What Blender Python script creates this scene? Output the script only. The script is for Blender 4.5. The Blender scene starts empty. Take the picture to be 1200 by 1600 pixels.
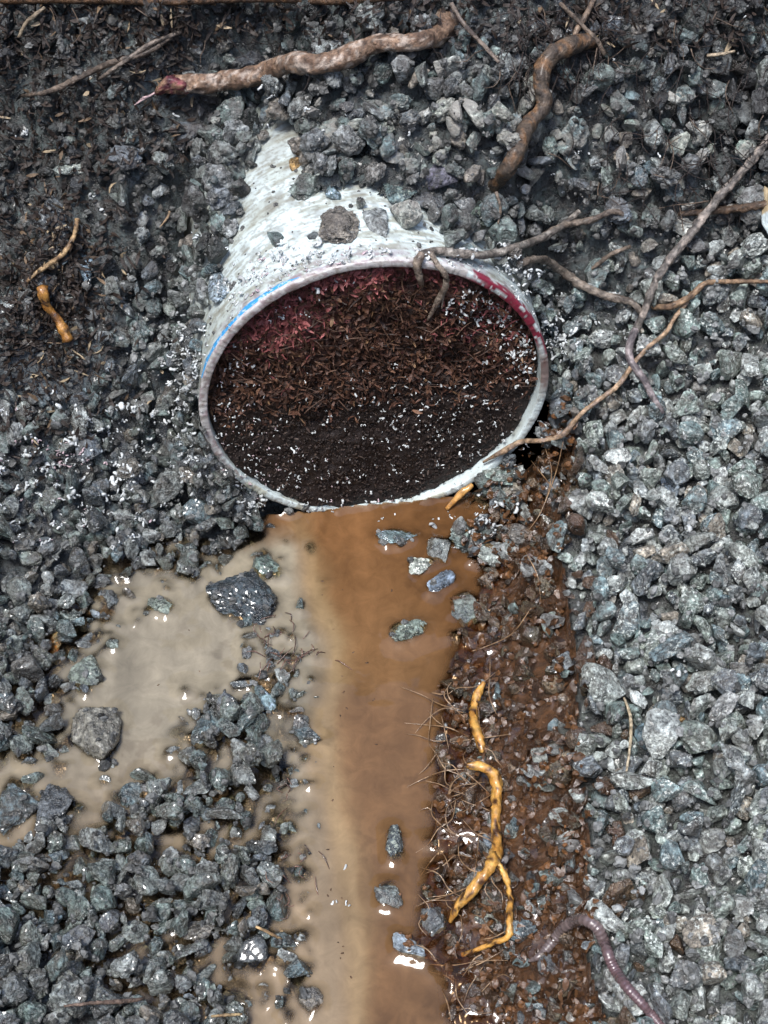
import bpy, bmesh, math, random
import numpy as np
from mathutils import Vector, Matrix, Euler

random.seed(7)
rng = np.random.default_rng(7)
SC = bpy.context.scene
COL = SC.collection

# ------------------------------------------------------------------ camera
F_PX = 2362.0                      # focal length in photograph pixels (1200 x 1600)
CAM = np.array([0.0, -0.5036, 0.4863])
PITCH = math.radians(48.84)
cam = bpy.data.cameras.new('camera')
cam_o = bpy.data.objects.new('camera', cam)
COL.objects.link(cam_o)
cam.sensor_fit = 'VERTICAL'
cam.sensor_height = 24.0
cam.lens = 24.0 * F_PX / 1600.0
cam.clip_start = 0.01
cam.clip_end = 500
cam_o.location = CAM
cam_o.rotation_euler = (math.radians(90) - PITCH, 0, 0)
SC.camera = cam_o

# ------------------------------------------------------------------ sky, sun, exposure
SUN_EL, SUN_AZ = math.radians(68), math.radians(212)     # azimuth clockwise from +Y
world = bpy.data.worlds.new('World')
SC.world = world
world.use_nodes = True
wn = world.node_tree
sky = wn.nodes.new('ShaderNodeTexSky')
sky.sky_type = 'NISHITA'
sky.sun_disc = False
sky.sun_elevation = SUN_EL
sky.sun_rotation = SUN_AZ
sky.dust_density = 2.0
sky.air_density = 1.0
bg = wn.nodes['Background']
bg.inputs['Strength'].default_value = 0.14
wn.links.new(sky.outputs[0], bg.inputs['Color'])
sun = bpy.data.lights.new('sun', 'SUN')
sun.energy = 1.5
sun.angle = math.radians(15)
sun.color = (1.0, 0.99, 0.97)
sun_o = bpy.data.objects.new('sun', sun)
COL.objects.link(sun_o)
sd = Vector((math.sin(SUN_AZ) * math.cos(SUN_EL), math.cos(SUN_AZ) * math.cos(SUN_EL), math.sin(SUN_EL)))
sun_o.rotation_euler = sd.to_track_quat('Z', 'Y').to_euler()
SC.view_settings.view_transform = 'Standard'
SC.view_settings.look = 'None'
SC.view_settings.gamma = 1.0
SC.view_settings.use_curve_mapping = False
SC.view_settings.exposure = 1.28
SC.cycles.use_denoising = True
SC.cycles.max_bounces = 4
SC.cycles.diffuse_bounces = 2
SC.cycles.glossy_bounces = 2
SC.cycles.transparent_max_bounces = 6

# ------------------------------------------------------------------ projection helpers
FWD = np.array([0, math.cos(PITCH), -math.sin(PITCH)])
UPV = np.array([0, math.sin(PITCH), math.cos(PITCH)])
RGT = np.array([1.0, 0, 0])

def rays(px, py):
    px = np.asarray(px, float)[..., None]
    py = np.asarray(py, float)[..., None]
    d = FWD + RGT * (px - 600) / F_PX + UPV * (800 - py) / F_PX
    return d / np.linalg.norm(d, axis=-1, keepdims=True)

def at_z(px, py, z):
    d = rays(px, py)
    t = (np.asarray(z, float) - CAM[2]) / d[..., 2]
    return CAM + d * t[..., None]

def to_px(p):
    q = np.asarray(p, float) - CAM
    dz = q @ FWD
    return 600 + F_PX * (q @ RGT) / dz, 800 - F_PX * (q @ UPV) / dz, dz

# ------------------------------------------------------------------ noise
def _hash(ix, iy, iz, seed):
    h = (ix * 374761393 + iy * 668265263 + iz * 2147483647 + seed * 974634777) & 0xFFFFFFFF
    h = ((h ^ (h >> 13)) * 1274126177) & 0xFFFFFFFF
    h = (h ^ (h >> 16)) & 0xFFFFFFFF
    return h / 4294967295.0

def vnoise(x, y, z=0.0, seed=0):
    x, y, z = np.broadcast_arrays(np.asarray(x, float), np.asarray(y, float), np.asarray(z, float))
    fx, fy, fz = np.floor(x), np.floor(y), np.floor(z)
    ix, iy, iz = fx.astype(np.int64), fy.astype(np.int64), fz.astype(np.int64)
    u, v, w = x - fx, y - fy, z - fz
    u = u * u * (3 - 2 * u); v = v * v * (3 - 2 * v); w = w * w * (3 - 2 * w)
    r = 0
    for dx in (0, 1):
        for dy in (0, 1):
            for dz in (0, 1):
                r = r + _hash(ix + dx, iy + dy, iz + dz, seed) * (u if dx else 1 - u) * (v if dy else 1 - v) * (w if dz else 1 - w)
    return r * 2 - 1

def fbm(x, y, z=0.0, octs=4, seed=0, gain=0.5):
    s, a, f = 0, 1.0, 1.0
    for o in range(octs):
        s = s + a * vnoise(np.asarray(x) * f, np.asarray(y) * f, np.asarray(z) * f, seed + o * 17)
        a *= gain; f *= 2.03
    return s

# ------------------------------------------------------------------ mesh helpers
def mesh_np(name, verts, tris, mats=(), col=None, matidx=None, smooth=True, fattr=None):
    verts = np.ascontiguousarray(verts, np.float32)
    tris = np.ascontiguousarray(tris, np.int32)
    k = tris.shape[1]
    me = bpy.data.meshes.new(name)
    me.vertices.add(len(verts)); me.vertices.foreach_set('co', verts.ravel())
    me.loops.add(tris.size); me.loops.foreach_set('vertex_index', tris.ravel())
    me.polygons.add(len(tris))
    me.polygons.foreach_set('loop_start', np.arange(0, tris.size, k, dtype=np.int32))
    me.polygons.foreach_set('loop_total', np.full(len(tris), k, np.int32))
    if matidx is not None:
        me.polygons.foreach_set('material_index', np.ascontiguousarray(matidx, np.int32))
    me.update(calc_edges=True)
    me.polygons.foreach_set('use_smooth', np.full(len(tris), smooth, bool))
    for m in mats:
        me.materials.append(m)
    if col is not None:
        a = me.color_attributes.new('Col', 'FLOAT_COLOR', 'POINT')
        c = np.ones((len(verts), 4), np.float32); c[:, :3] = col
        a.data.foreach_set('color', c.ravel())
    if fattr:
        for n, vals in fattr.items():
            a = me.attributes.new(n, 'FLOAT', 'POINT')
            a.data.foreach_set('value', np.ascontiguousarray(vals, np.float32))
    return me

def link(name, me, parent=None, label=None, cat=None, kind=None, group=None):
    o = bpy.data.objects.new(name, me)
    COL.objects.link(o)
    if parent is not None: o.parent = parent
    if label: o['label'] = label
    if cat: o['category'] = cat
    if kind: o['kind'] = kind
    if group: o['group'] = group
    return o

class Joined:
    """many small pieces joined into one mesh, a colour for each piece"""
    def __init__(s): s.v = []; s.t = []; s.c = []; s.m = []; s.n = 0
    def add(s, V, T, color=(1, 1, 1), mi=0):
        s.v.append(V); s.t.append(T + s.n); s.n += len(V)
        s.c.append(np.tile(np.asarray(color, np.float32)[:3], (len(V), 1)))
        s.m.append(np.full(len(T), mi, np.int32))
    def build(s, name, mats, smooth=True):
        return mesh_np(name, np.concatenate(s.v), np.concatenate(s.t), mats, np.concatenate(s.c), np.concatenate(s.m), smooth)

def rot_any():
    return np.array(Euler([random.uniform(0, 6.283) for _ in range(3)]).to_matrix())

def tube(path, rad, sides=12, bump=0.0, seed=0, flat=1.0, cap=True):
    """swept tube along path (n,3) with radius array"""
    P = np.asarray(path, float); n = len(P)
    rad = np.broadcast_to(np.asarray(rad, float), (n,))
    T = np.gradient(P, axis=0); T /= np.linalg.norm(T, axis=1, keepdims=True) + 1e-12
    ref = np.array([0, 0, 1.0])
    S = np.cross(T, ref); S /= np.linalg.norm(S, axis=1, keepdims=True) + 1e-9
    N = np.cross(S, T)
    a = np.linspace(0, 2 * math.pi, sides, endpoint=False)
    ca, sa = np.cos(a), np.sin(a)
    R = rad[:, None] * np.ones(sides)
    if bump:
        L = np.concatenate([[0], np.cumsum(np.linalg.norm(np.diff(P, axis=0), axis=1))])
        k = 1.0 / max(rad.mean(), 1e-5)
        R = R * (1 + bump * fbm(L[:, None] * k * 0.9, ca[None] * 1.3 + 7, sa[None] * 1.3 + seed * 3.1, 4, seed, .6))
    V = P[:, None] + S[:, None] * (R * ca)[..., None] + N[:, None] * (R * sa * flat)[..., None]
    V = V.reshape(-1, 3)
    i = np.arange(n - 1)[:, None] * sides; j = np.arange(sides)[None]; j2 = (j + 1) % sides
    A, B, Cc, D = i + j, i + j2, i + sides + j2, i + sides + j
    tr = np.concatenate([np.stack([A, B, Cc], -1).reshape(-1, 3), np.stack([A, Cc, D], -1).reshape(-1, 3)])
    if cap:
        nv = len(V)
        V = np.vstack([V, P[0] - T[0] * rad[0] * .4, P[-1] + T[-1] * rad[-1] * .4])
        jj = np.arange(sides); j3 = (jj + 1) % sides
        b = (n - 1) * sides
        tr = np.vstack([tr, np.stack([np.full(sides, nv), j3, jj], -1), np.stack([np.full(sides, nv + 1), b + jj, b + j3], -1)])
    return V, tr

def catmull(pts, step):
    P = np.asarray(pts, float)
    P = np.vstack([2 * P[0] - P[1], P, 2 * P[-1] - P[-2]])
    out = []
    for i in range(1, len(P) - 2):
        n = max(2, int(np.linalg.norm(P[i + 1][:2] - P[i][:2]) / step))
        t = np.linspace(0, 1, n, endpoint=False)[:, None]
        a, b, c, d = P[i - 1], P[i], P[i + 1], P[i + 2]
        out.append(0.5 * (2 * b + (c - a) * t + (2 * a - 5 * b + 4 * c - d) * t ** 2 + (3 * b - a - 3 * c + d) * t ** 3))
    out.append(P[-2][None])
    return np.vstack(out)

# ------------------------------------------------------------------ materials
class NT:
    def __init__(s, name):
        s.m = bpy.data.materials.new(name); s.m.use_nodes = True
        s.t = s.m.node_tree; s.b = s.t.nodes['Principled BSDF']; s.out = s.t.nodes['Material Output']
    def n(s, typ, **kw):
        nd = s.t.nodes.new('ShaderNode' + typ)
        for k, v in kw.items(): setattr(nd, k, v)
        return nd
    def l(s, a, b): s.t.links.new(a, b)
    def noise(s, vec, scale, detail=4, rough=0.6, dist=0.0):
        nd = s.n('TexNoise'); s.l(vec, nd.inputs['Vector'])
        nd.inputs['Scale'].default_value = scale; nd.inputs['Detail'].default_value = detail
        nd.inputs['Roughness'].default_value = rough; nd.inputs['Distortion'].default_value = dist
        return nd.outputs['Fac']
    def ramp(s, fac, stops, interp='LINEAR'):
        nd = s.n('ValToRGB'); r = nd.color_ramp; r.interpolation = interp
        while len(r.elements) < len(stops): r.elements.new(0.5)
        for e, (p, c) in zip(r.elements, stops):
            e.position = p
            e.color = (c, c, c, 1) if isinstance(c, (int, float)) else (*c, 1)
        s.l(fac, nd.inputs['Fac']); return nd.outputs['Color']
    def mix(s, fac, a, b, mode='MIX'):
        nd = s.n('Mix', data_type='RGBA', blend_type=mode)
        for sock, v in ((nd.inputs[0], fac), (nd.inputs[6], a), (nd.inputs[7], b)):
            if hasattr(v, 'is_linked') or hasattr(v, 'links'): s.l(v, sock)
            else: sock.default_value = v if isinstance(v, (int, float)) else (*v, 1)
        return nd.outputs[2]
    def math(s, op, a, b=0.0, clamp=False):
        nd = s.n('Math', operation=op, use_clamp=clamp)
        for sock, v in ((nd.inputs[0], a), (nd.inputs[1], b)):
            if isinstance(v, (int, float)): sock.default_value = v
            else: s.l(v, sock)
        return nd.outputs[0]
    def bump(s, h, dist, strength=1.0, prev=None):
        nd = s.n('Bump'); nd.inputs['Distance'].default_value = dist; nd.inputs['Strength'].default_value = strength
        s.l(h, nd.inputs['Height'])
        if prev is not None: s.l(prev, nd.inputs['Normal'])
        return nd.outputs['Normal']
    def set(s, **kw):
        for k, v in kw.items():
            sock = s.b.inputs[k.replace('_', ' ')]
            if isinstance(v, (int, float)): sock.default_value = v
            elif isinstance(v, tuple): sock.default_value = (*v, 1) if len(v) == 3 else v
            else: s.l(v, sock)
        return s.m
    def pos(s): return s.n('NewGeometry').outputs['Position']
    def rand(s):
        g = s.n('NewGeometry').outputs['Random Per Island']; o = s.n('ObjectInfo').outputs['Random']
        return s.math('FRACT', s.math('ADD', g, o))
    def attr(s, name, out='Color'):
        nd = s.n('Attribute'); nd.attribute_name = name; return nd.outputs[out]

def wet(m, w=.8, r=.06):
    b = m.node_tree.nodes['Principled BSDF']; b.inputs['Coat Weight'].default_value = w; b.inputs['Coat Roughness'].default_value = r; return m

def stone_mat(name, gain, tint, rough, crust, crust_amt, mud=None, mud_amt=0.0, coat=0.0):
    k = NT(name); p = k.pos(); r = k.rand()
    base = k.ramp(r, [(0.0, (.085, .122, .140)), (.22, (.110, .148, .138)), (.42, (.155, .176, .158)), (.60, (.22, .235, .23)),
                      (.70, (.27, .285, .28)), (.80, (.05, .06, .068)), (.90, (.12, .14, .16)), (.95, (.19, .165, .135))])
    n1 = k.noise(p, 230, 5, .7, .3)
    mott = k.ramp(n1, [(.30, .14), (.45, .55), (.56, 1.3), (.68, 3.2)])
    c = k.mix(1.0, base, mott, 'MULTIPLY')
    # pale crystalline flecks and dark veins
    fl = k.noise(p, 700, 3, .7)
    fm = k.math('MULTIPLY', k.ramp(fl, [(.53, 0.0), (.62, 1.0)]), k.ramp(k.noise(p, 90, 2, .6), [(.40, 0.0), (.60, crust_amt)]))
    c = k.mix(fm, c, crust)
    c = k.mix(k.ramp(fl, [(.34, .85), (.44, 0.0)]), c, (.018, .021, .023))
    c = k.mix(1.0, c, (tint[0] * gain, tint[1] * gain, tint[2] * gain), 'MULTIPLY')
    if mud:
        c = k.mix(k.ramp(k.noise(p, 75, 4, .65), [(.42, 0.0), (.62, mud_amt)]), c, mud)
    nrm = k.bump(k.noise(p, 480, 4, .72), 0.0020, .9)
    rg = k.ramp(n1, [(.42, rough[0]), (.62, rough[1])])
    if coat:
        k.set(Coat_Weight=k.ramp(k.noise(p, 60, 2, .5), [(.35, coat * .3), (.55, coat)]), Coat_Roughness=.07, Coat_IOR=1.45)
    return k.set(Base_Color=c, Roughness=rg, Normal=nrm, Specular_IOR_Level=.85)

M_RIGHT = stone_mat('grey_gravel_stone', 1.36, (.97, 1.0, .98), (.20, .55), (.64, .67, .64), .95, (.13, .105, .08), .35, coat=.25)
M_LEFT = stone_mat('wet_gravel_stone', 0.86, (.96, 1.0, 1.0), (.10, .40), (.42, .45, .43), .7, (.085, .068, .05), .5, coat=1.0)
M_SLOPE = stone_mat('dirty_gravel_stone', 0.98, (.98, 1.0, 1.0), (.22, .6), (.42, .43, .42), .6, (.075, .066, .06), .7, coat=.2)
M_SOILY = stone_mat('soil_caked_stone', .30, (.98, .99, 1.0), (.25, .7), (.22, .23, .23), .5, (.011, .0092, .008), 1.0)
M_CLAY = stone_mat('pale_clay_clod', 1.3, (1.0, .98, .92), (.55, .8), (.55, .53, .48), .5, (.30, .28, .25), .8)
M_BROWN = stone_mat('brown_coated_pebble', .42, (1.35, .92, .62), (.05, .24), (.26, .20, .14), .4, (.066, .033, .0155), 1.0, coat=.7)
M_DARK = stone_mat('dark_wet_stone', .30, (.95, 1.0, 1.08), (.10, .40), (.30, .32, .35), .25, coat=.8)
M_PURPLE = stone_mat('dark_mauve_stone', .55, (1.0, .92, 1.15), (.3, .6), (.40, .40, .46), .7)
M_BLUE = stone_mat('blue_grey_stone', 1.1, (.88, 1.0, 1.14), (.25, .5), (.6, .66, .7), .8, coat=.8)
M_PALE = stone_mat('pale_grey_stone', 1.6, (1.0, 1.0, .95), (.25, .5), (.75, .77, .74), .9, coat=.8)
M_GREEN = stone_mat('green_grey_stone', .95, (.96, 1.03, .97), (.15, .45), (.5, .52, .46), .7, coat=.8)
M_ROUND = stone_mat('brown_grey_stone', .75, (1.12, 1.0, .9), (.2, .5), (.3, .28, .26), .3, coat=.8)
M_ORANGE = stone_mat('rust_orange_stone', 1.1, (1.7, .9, .35), (.15, .4), (.5, .3, .1), .4)

def soil_mat(name, c1, c2, c3, rough=(.6, .9), scale=140, bd=.003):
    k = NT(name); p = k.pos()
    c = k.ramp(k.noise(p, scale, 8, .7, .5), [(.32, c1), (.5, c2), (.68, c3)])
    nrm = k.bump(k.noise(p, scale * 2.2, 6, .75), bd, .9)
    return k.set(Base_Color=c, Roughness=k.ramp(k.noise(p, scale * 1.5, 3, .6), [(.35, rough[0]), (.65, rough[1])]), Normal=nrm, Specular_IOR_Level=.35)

M_DIRT = stone_mat('gravelly_dirt', .36, (1.0, .99, .96), (.2, .6), (.34, .35, .34), .5, (.020, .017, .015), .8, coat=.3)
M_SOIL = soil_mat('dark_wet_soil', (.008, .0075, .007), (.022, .020, .018), (.055, .05, .044))
M_EARTH = soil_mat('trench_earth', (.02, .016, .013), (.045, .036, .028), (.09, .075, .06), scale=30, bd=.02)
M_MUD = soil_mat('rust_brown_mud', (.014, .007, .0035), (.060, .028, .012), (.13, .060, .024), rough=(.03, .17), scale=120, bd=.0022)
M_MUD.node_tree.nodes['Principled BSDF'].inputs['Coat Weight'].default_value = .9
M_MUD.node_tree.nodes['Principled BSDF'].inputs['Coat Roughness'].default_value = .05
M_SILT = soil_mat('silt', (.10, .07, .04), (.16, .115, .07), (.2, .15, .1), rough=(.3, .5))

def col_mat(name, rough=(.5, .8), spec=.4, var=.35, scale=700, bd=.0005, trans=0.0):
    k = NT(name); p = k.pos()
    m = k.ramp(k.noise(p, scale, 4, .65), [(.3, 1 - var), (.7, 1 + var)])
    c = k.mix(1.0, k.attr('Col'), m, 'MULTIPLY')
    return k.set(Base_Color=c, Roughness=k.ramp(k.noise(p, scale * .6, 2, .5), [(.35, rough[0]), (.65, rough[1])]),
                 Normal=k.bump(k.noise(p, scale * 1.3, 4, .7), bd, .8), Specular_IOR_Level=spec)

M_FLAKE = col_mat('leaf_litter', (.35, .7))
M_CRUMB = col_mat('soil_crumbs', (.4, .8))
M_GRIT = col_mat('grit', (.25, .6), .5, .5)
M_SHAVE = col_mat('plastic_shavings', (.35, .5), .5, .08)
M_ROOT = col_mat('root_bark', (.25, .65), .5, .7, 420, .0022)
M_ROOTWET = col_mat('wet_yellow_root', (.15, .4), .5, .4, 350, .0012)
M_WORM = col_mat('worm_skin', (.18, .32), .5, .10, 500, .0001)

wet(M_ROOTWET, .7, .08); wet(M_ROOT, .15, .2); wet(M_WORM, .5, .1)

# ------------------------------------------------------------------ the lie of the land
RES = 0.001
X0, Y0 = -0.32, -0.38
NX, NY = 641, 641
gx = X0 + RES * np.arange(NX); gy = Y0 + RES * np.arange(NY)
GX, GY = np.meshgrid(gx, gy)           # [row=y, col=x]
ZW = -0.0745                            # water level
PR, PRI = 0.0805, 0.0766                # pipe outer and inner radius
PC = np.array([-0.0036, -0.010, 0.0])      # centre of the cut face
YAW = math.radians(8.0)
PAX = np.array([-math.sin(YAW), math.cos(YAW), 0.0])   # axis, away from the viewer
PSX = np.array([math.cos(YAW), math.sin(YAW), 0.0])    # sideways

CTRL = [  # photo x, photo y, height
    (318, 520, -.016), (355, 400, .010), (378, 285, .034), (415, 185, .058), (500, 285, .083), (640, 300, .082), (770, 400, .045), (852, 500, -.002), (872, 600, -.024),
    (0, 900, -.061), (150, 870, -.073), (0, 700, -.045), (200, 700, -.052), (290, 650, -.048), (340, 765, -.073), (250, 560, -.022), (0, 560, -.012), (100, 450, .006), (200, 420, .010),
    (0, 400, .008), (200, 300, .045), (0, 200, .052), (200, 120, .086), (0, 0, .104), (300, 0, .114), (340, 210, .060), (470, 120, .098),
    (600, 180, .092), (600, 60, .118), (600, 0, .131), (900, 0, .124), (900, 150, .094), (800, 280, .078), (1000, 300, .055), (1000, 150, .09),
    (1200, 0, .112), (1200, 200, .066), (1200, 400, .022), (1000, 450, .018), (950, 600, -.018), (1200, 600, -.010), (910, 700, -.036), (1000, 800, -.035), (1200, 800, -.024),
    (930, 1000, -.038), (1200, 1100, -.028), (940, 1300, -.040), (1200, 1400, -.032), (970, 1600, -.043), (1200, 1600, -.036),
    (0, 1420, -.075), (200, 1400, -.0765), (350, 1330, -.080), (370, 1560, -.080), (0, 1600, -.064), (200, 1600, -.073), (0, 1080, -.074), (60, 980, -.074),
]
_cp = np.array([[*at_z(a, b, c)[:2], c] for a, b, c in CTRL])
_far = np.array([[-.36, -.40, -.045], [0, -.42, -.062], [.36, -.40, -.03], [-.36, -.1, -.02], [.36, -.1, .0], [-.36, .28, .27], [0, .28, .32], [.36, .28, .28]])
_cp = np.vstack([_cp, _far])
_n = len(_cp)
_d = np.linalg.norm(_cp[:, None, :2] - _cp[None, :, :2], axis=2)
_A = np.zeros((_n + 3, _n + 3)); _A[:_n, :_n] = _d + np.eye(_n) * 1e-3
_A[:_n, _n] = 1; _A[:_n, _n + 1:] = _cp[:, :2]; _A[_n, :_n] = 1; _A[_n + 1:, :_n] = _cp[:, :2].T
_w = np.linalg.solve(_A, np.concatenate([_cp[:, 2], np.zeros(3)]))

def land(x, y):
    r = _w[_n] + _w[_n + 1] * x + _w[_n + 2] * y
    for i in range(_n):
        r = r + _w[i] * np.hypot(x - _cp[i, 0], y - _cp[i, 1])
    return r

def blur(a, r):
    for ax in (0, 1):
        for _ in range(2):
            c = np.cumsum(np.pad(a, [(r + 1, r) if i == ax else (0, 0) for i in (0, 1)], mode='edge'), axis=ax)
            hi = np.take(c, np.arange(2 * r + 1, c.shape[ax]), axis=ax); lo = np.take(c, np.arange(0, c.shape[ax] - 2 * r - 1), axis=ax)
            a = (hi - lo) / (2 * r + 1)
    return a

def inpoly(x, y, poly):
    P = np.asarray(poly, float); ins = np.zeros(np.shape(x), bool); j = len(P) - 1
    for i in range(len(P)):
        c = ((P[i, 1] > y) != (P[j, 1] > y)) & (x < (P[j, 0] - P[i, 0]) * (y - P[i, 1]) / (P[j, 1] - P[i, 1] + 1e-15) + P[i, 0])
        ins ^= c; j = i
    return ins

Hland = land(GX, GY)
WATER_PX = [(180, 893), (240, 905), (300, 900), (330, 880), (395, 855), (380, 800), (370, 770), (760, 745), (770, 850), (765, 920), (722, 1000), (700, 1080), (690, 1200), (680, 1330),
            (655, 1480), (700, 1530), (730, 1650), (380, 1650), (395, 1520), (440, 1500), (428, 1420), (465, 1330), (440, 1240), (425, 1150), (400, 1075), (360, 1110), (330, 1085),
            (300, 1130), (292, 1195), (240, 1235), (185, 1275), (90, 1290), (0, 1335), (-60, 1340), (-60, 1180), (0, 1175), (95, 1165), (112, 1060), (145, 975)]
_wp = np.array([at_z(a, b, ZW)[:2] for a, b in WATER_PX])
WPOLY = inpoly(GX, GY, _wp)
wm = blur(WPOLY.astype(float), 6)
Hb = Hland * (1 - wm) + (ZW - .014) * wm
EDGE_PX = [(880, 560), (893, 660), (888, 760), (880, 860), (897, 960), (905, 1080), (905, 1230), (925, 1400), (950, 1600), (960, 1700)]
_e = np.array([at_z(a, b, -.036)[:2] for a, b in EDGE_PX])[::-1]
XE = np.interp(gy, _e[:, 1], _e[:, 0]) + .0036 * fbm(gy * 38, 3.3, 0, 4, 5)
SHORE_PX = [(800, 640), (770, 760), (760, 850), (755, 920), (722, 1000), (700, 1080), (690, 1200), (680, 1330), (655, 1480), (700, 1530), (720, 1700)]
_s = np.array([at_z(a, b, ZW)[:2] for a, b in SHORE_PX])[::-1]
XS = np.interp(gy, _s[:, 1], _s[:, 0])
MUDM = (GX > XS[:, None] - .012) & (GX < XE[:, None]) & (GY < .012)
tt = np.clip((GX - XS[:, None]) / np.maximum(XE[:, None] - XS[:, None], .01), -.5, 1)
ztop = land(XE, gy)[:, None] - .008
zm = np.where(tt > 0, ZW + .001 + (ztop - ZW - .001) * np.interp(tt, [0, .12, .42, .7, 1], [0, .02, .10, .5, 1]), ZW + .001 + tt * .07)
zm = zm + .0020 * fbm(GX * 110, GY * 110, 0, 4, 21) * np.clip(tt * 6 + 1, .2, 1)
Hb = np.where(MUDM, zm, Hb)
_pyl = to_px(np.stack([GX, GY, Hland], -1).reshape(-1, 3))[1].reshape(GX.shape)
_lump = .0026 * fbm(GX * 75, GY * 75, Hb * 75, 4, 3) + .0011 * np.abs(fbm(GX * 260, GY * 260, Hb * 260, 3, 4))
Hb = Hb + np.where(MUDM, 0, _lump * np.where(_pyl < 520, 1.7, .9))

# pipe as an obstacle
_u = (GX - PC[0]) * PSX[0] + (GY - PC[1]) * PSX[1]
_v = (GX - PC[0]) * PAX[0] + (GY - PC[1]) * PAX[1]
ptop = np.where((np.abs(_u) < PR) & (_v > 0), np.sqrt(np.maximum(PR ** 2 - _u ** 2, 0)), -9)
low = -np.sqrt(np.maximum(PR ** 2 - _u ** 2, 0))
cap = low - .003 + np.where(_u > .02, .004, 0) + np.maximum(-_v - .003, 0) * .8
Hb = np.where((np.abs(_u) < PR + .002) & (_v <= 0), np.minimum(Hb, np.maximum(cap, ZW - .014)), Hb)
inside_pipe = (_v > 0) & (np.abs(_u) < PR) & (np.abs(Hb) < -low + .0005)
Hb = np.where(inside_pipe, low - .0015, Hb)
_j = np.zeros(Hb.shape, bool)
for _a, _b in ((0, 2), (2, 0), (2, 2)):
    _j[:-2, :-2] |= np.abs(Hb[_a:NY - 2 + _a, _b:NX - 2 + _b] - Hb[:-2, :-2]) > .03
inpipe = _j & (_v > -.004) & (np.abs(_u) < PR + .004)
HM = np.maximum(Hb, ptop)
HMB = HM.copy()
IDM = np.full(HM.shape, -1, np.int32)

def hm_at(x, y, A=None):
    A = HM if A is None else A
    fx = np.clip((np.asarray(x) - X0) / RES, 0, NX - 1.001); fy = np.clip((np.asarray(y) - Y0) / RES, 0, NY - 1.001)
    i, j = fx.astype(int), fy.astype(int); a, b = fx - i, fy - j
    return A[j, i] * (1 - a) * (1 - b) + A[j, i + 1] * a * (1 - b) + A[j + 1, i] * (1 - a) * b + A[j + 1, i + 1] * a * b

TS = np.arange(.36, .95, .0006)
def hit(px, py, A=None):
    """first point of the ground surface seen through photo pixels"""
    px = np.atleast_1d(np.asarray(px, float)); py = np.atleast_1d(np.asarray(py, float))
    out = np.zeros((len(px), 3))
    for c in range(0, len(px), 400):
        d = rays(px[c:c + 400], py[c:c + 400])
        P = CAM + d[:, None] * TS[None, :, None]
        below = P[..., 2] < hm_at(P[..., 0], P[..., 1], A)
        k = np.argmax(below, axis=1); k = np.where(below.any(1), k, len(TS) - 1)
        out[c:c + 400] = P[np.arange(len(d)), k]
    return out

# ------------------------------------------------------------------ soil plug surface (in pipe coordinates u, w -> depth v)
def plug_depth(u, w):
    q = w / PRI
    b = np.interp(q, [-1, -.8, -.5, -.2, .15, .5, .8, 1], [.0045, .0052, .0062, .0078, .0088, .0080, .0062, .0045])
    side = np.clip(-u / PRI, 0, 1)
    b = b - .004 * np.clip(side * (1 - q) * .7, 0, 1)
    lump = .0050 * fbm(u * 60, w * 60, 1.7, 4, 31) * np.clip(.55 + q * .6, .4, 1.0)
    return np.maximum(b + lump, .001)

def mouth(px, py):
    """point on the soil plug seen through photo pixels (nan when outside the mouth)"""
    px = np.atleast_1d(np.asarray(px, float)); py = np.atleast_1d(np.asarray(py, float))
    d = rays(px, py)
    t0 = ((PC - CAM) @ PAX) / (d @ PAX)
    P0 = CAM + d * t0[:, None]
    u = (P0 - PC) @ PSX; w = P0[:, 2]
    ok = u ** 2 + w ** 2 < (PRI - .0015) ** 2
    s = np.arange(0, .06, .0005)
    P = P0[:, None] + d[:, None] * s[None, :, None]
    uu = (P - PC) @ PSX; ww = P[..., 2] + 0 * uu; vv = (P - PC) @ PAX
    inside = (vv > plug_depth(uu, ww)) | (uu ** 2 + ww ** 2 > PRI ** 2)
    k = np.argmax(inside, axis=1)
    R = P[np.arange(len(d)), k]
    R[~ok] = np.nan
    return R

# ------------------------------------------------------------------ stones: shapes
def ico(sub):
    bm = bmesh.new(); bmesh.ops.create_icosphere(bm, subdivisions=sub, radius=1)
    V = np.array([v.co[:] for v in bm.verts]); T = np.array([[v.index for v in f.verts] for f in bm.faces]); bm.free()
    return V / np.linalg.norm(V, axis=1, keepdims=True), T

ICO = {s: ico(s) for s in (1, 2, 3, 4, 5)}

def stone_shape(seed, sub, planes=8, rough=.07, clod=False, aspect=None, sharp=55):
    r = np.random.default_rng(seed)
    D, T = ICO[sub]
    if clod:
        R = 1 + .30 * fbm(D[:, 0] * 1.3 + seed, D[:, 1] * 1.3, D[:, 2] * 1.3, 5, seed, .62)
        V = D * np.maximum(R, .35)[:, None]
    else:
        N = r.normal(size=(planes, 3)); N /= np.linalg.norm(N, axis=1, keepdims=True)
        dist = r.uniform(.38, .85, planes)
        k = np.maximum(D @ N.T, .02)
        q = dist[None] / k
        R = -np.log(np.exp(-np.minimum(q, 3) * sharp).sum(1) + np.exp(-sharp * 1.15)) / sharp
        R = R * (1 + rough * fbm(D[:, 0] * 2.2 + seed, D[:, 1] * 2.2, D[:, 2] * 2.2, 5, seed, .65) - .06 * np.abs(fbm(D[:, 0] * 4.5, D[:, 1] * 4.5 + seed, D[:, 2] * 4.5, 3, seed + 3)))
        V = D * R[:, None]
    a = aspect if aspect is not None else np.array([1.0, r.uniform(.5, .95), r.uniform(.4, .8)])
    V = V * (1 + r.normal(0, .013 if sub >= 4 else .02, (len(V), 1))) * a
    V = V / (np.abs(V).max())
    return V, T

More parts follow.
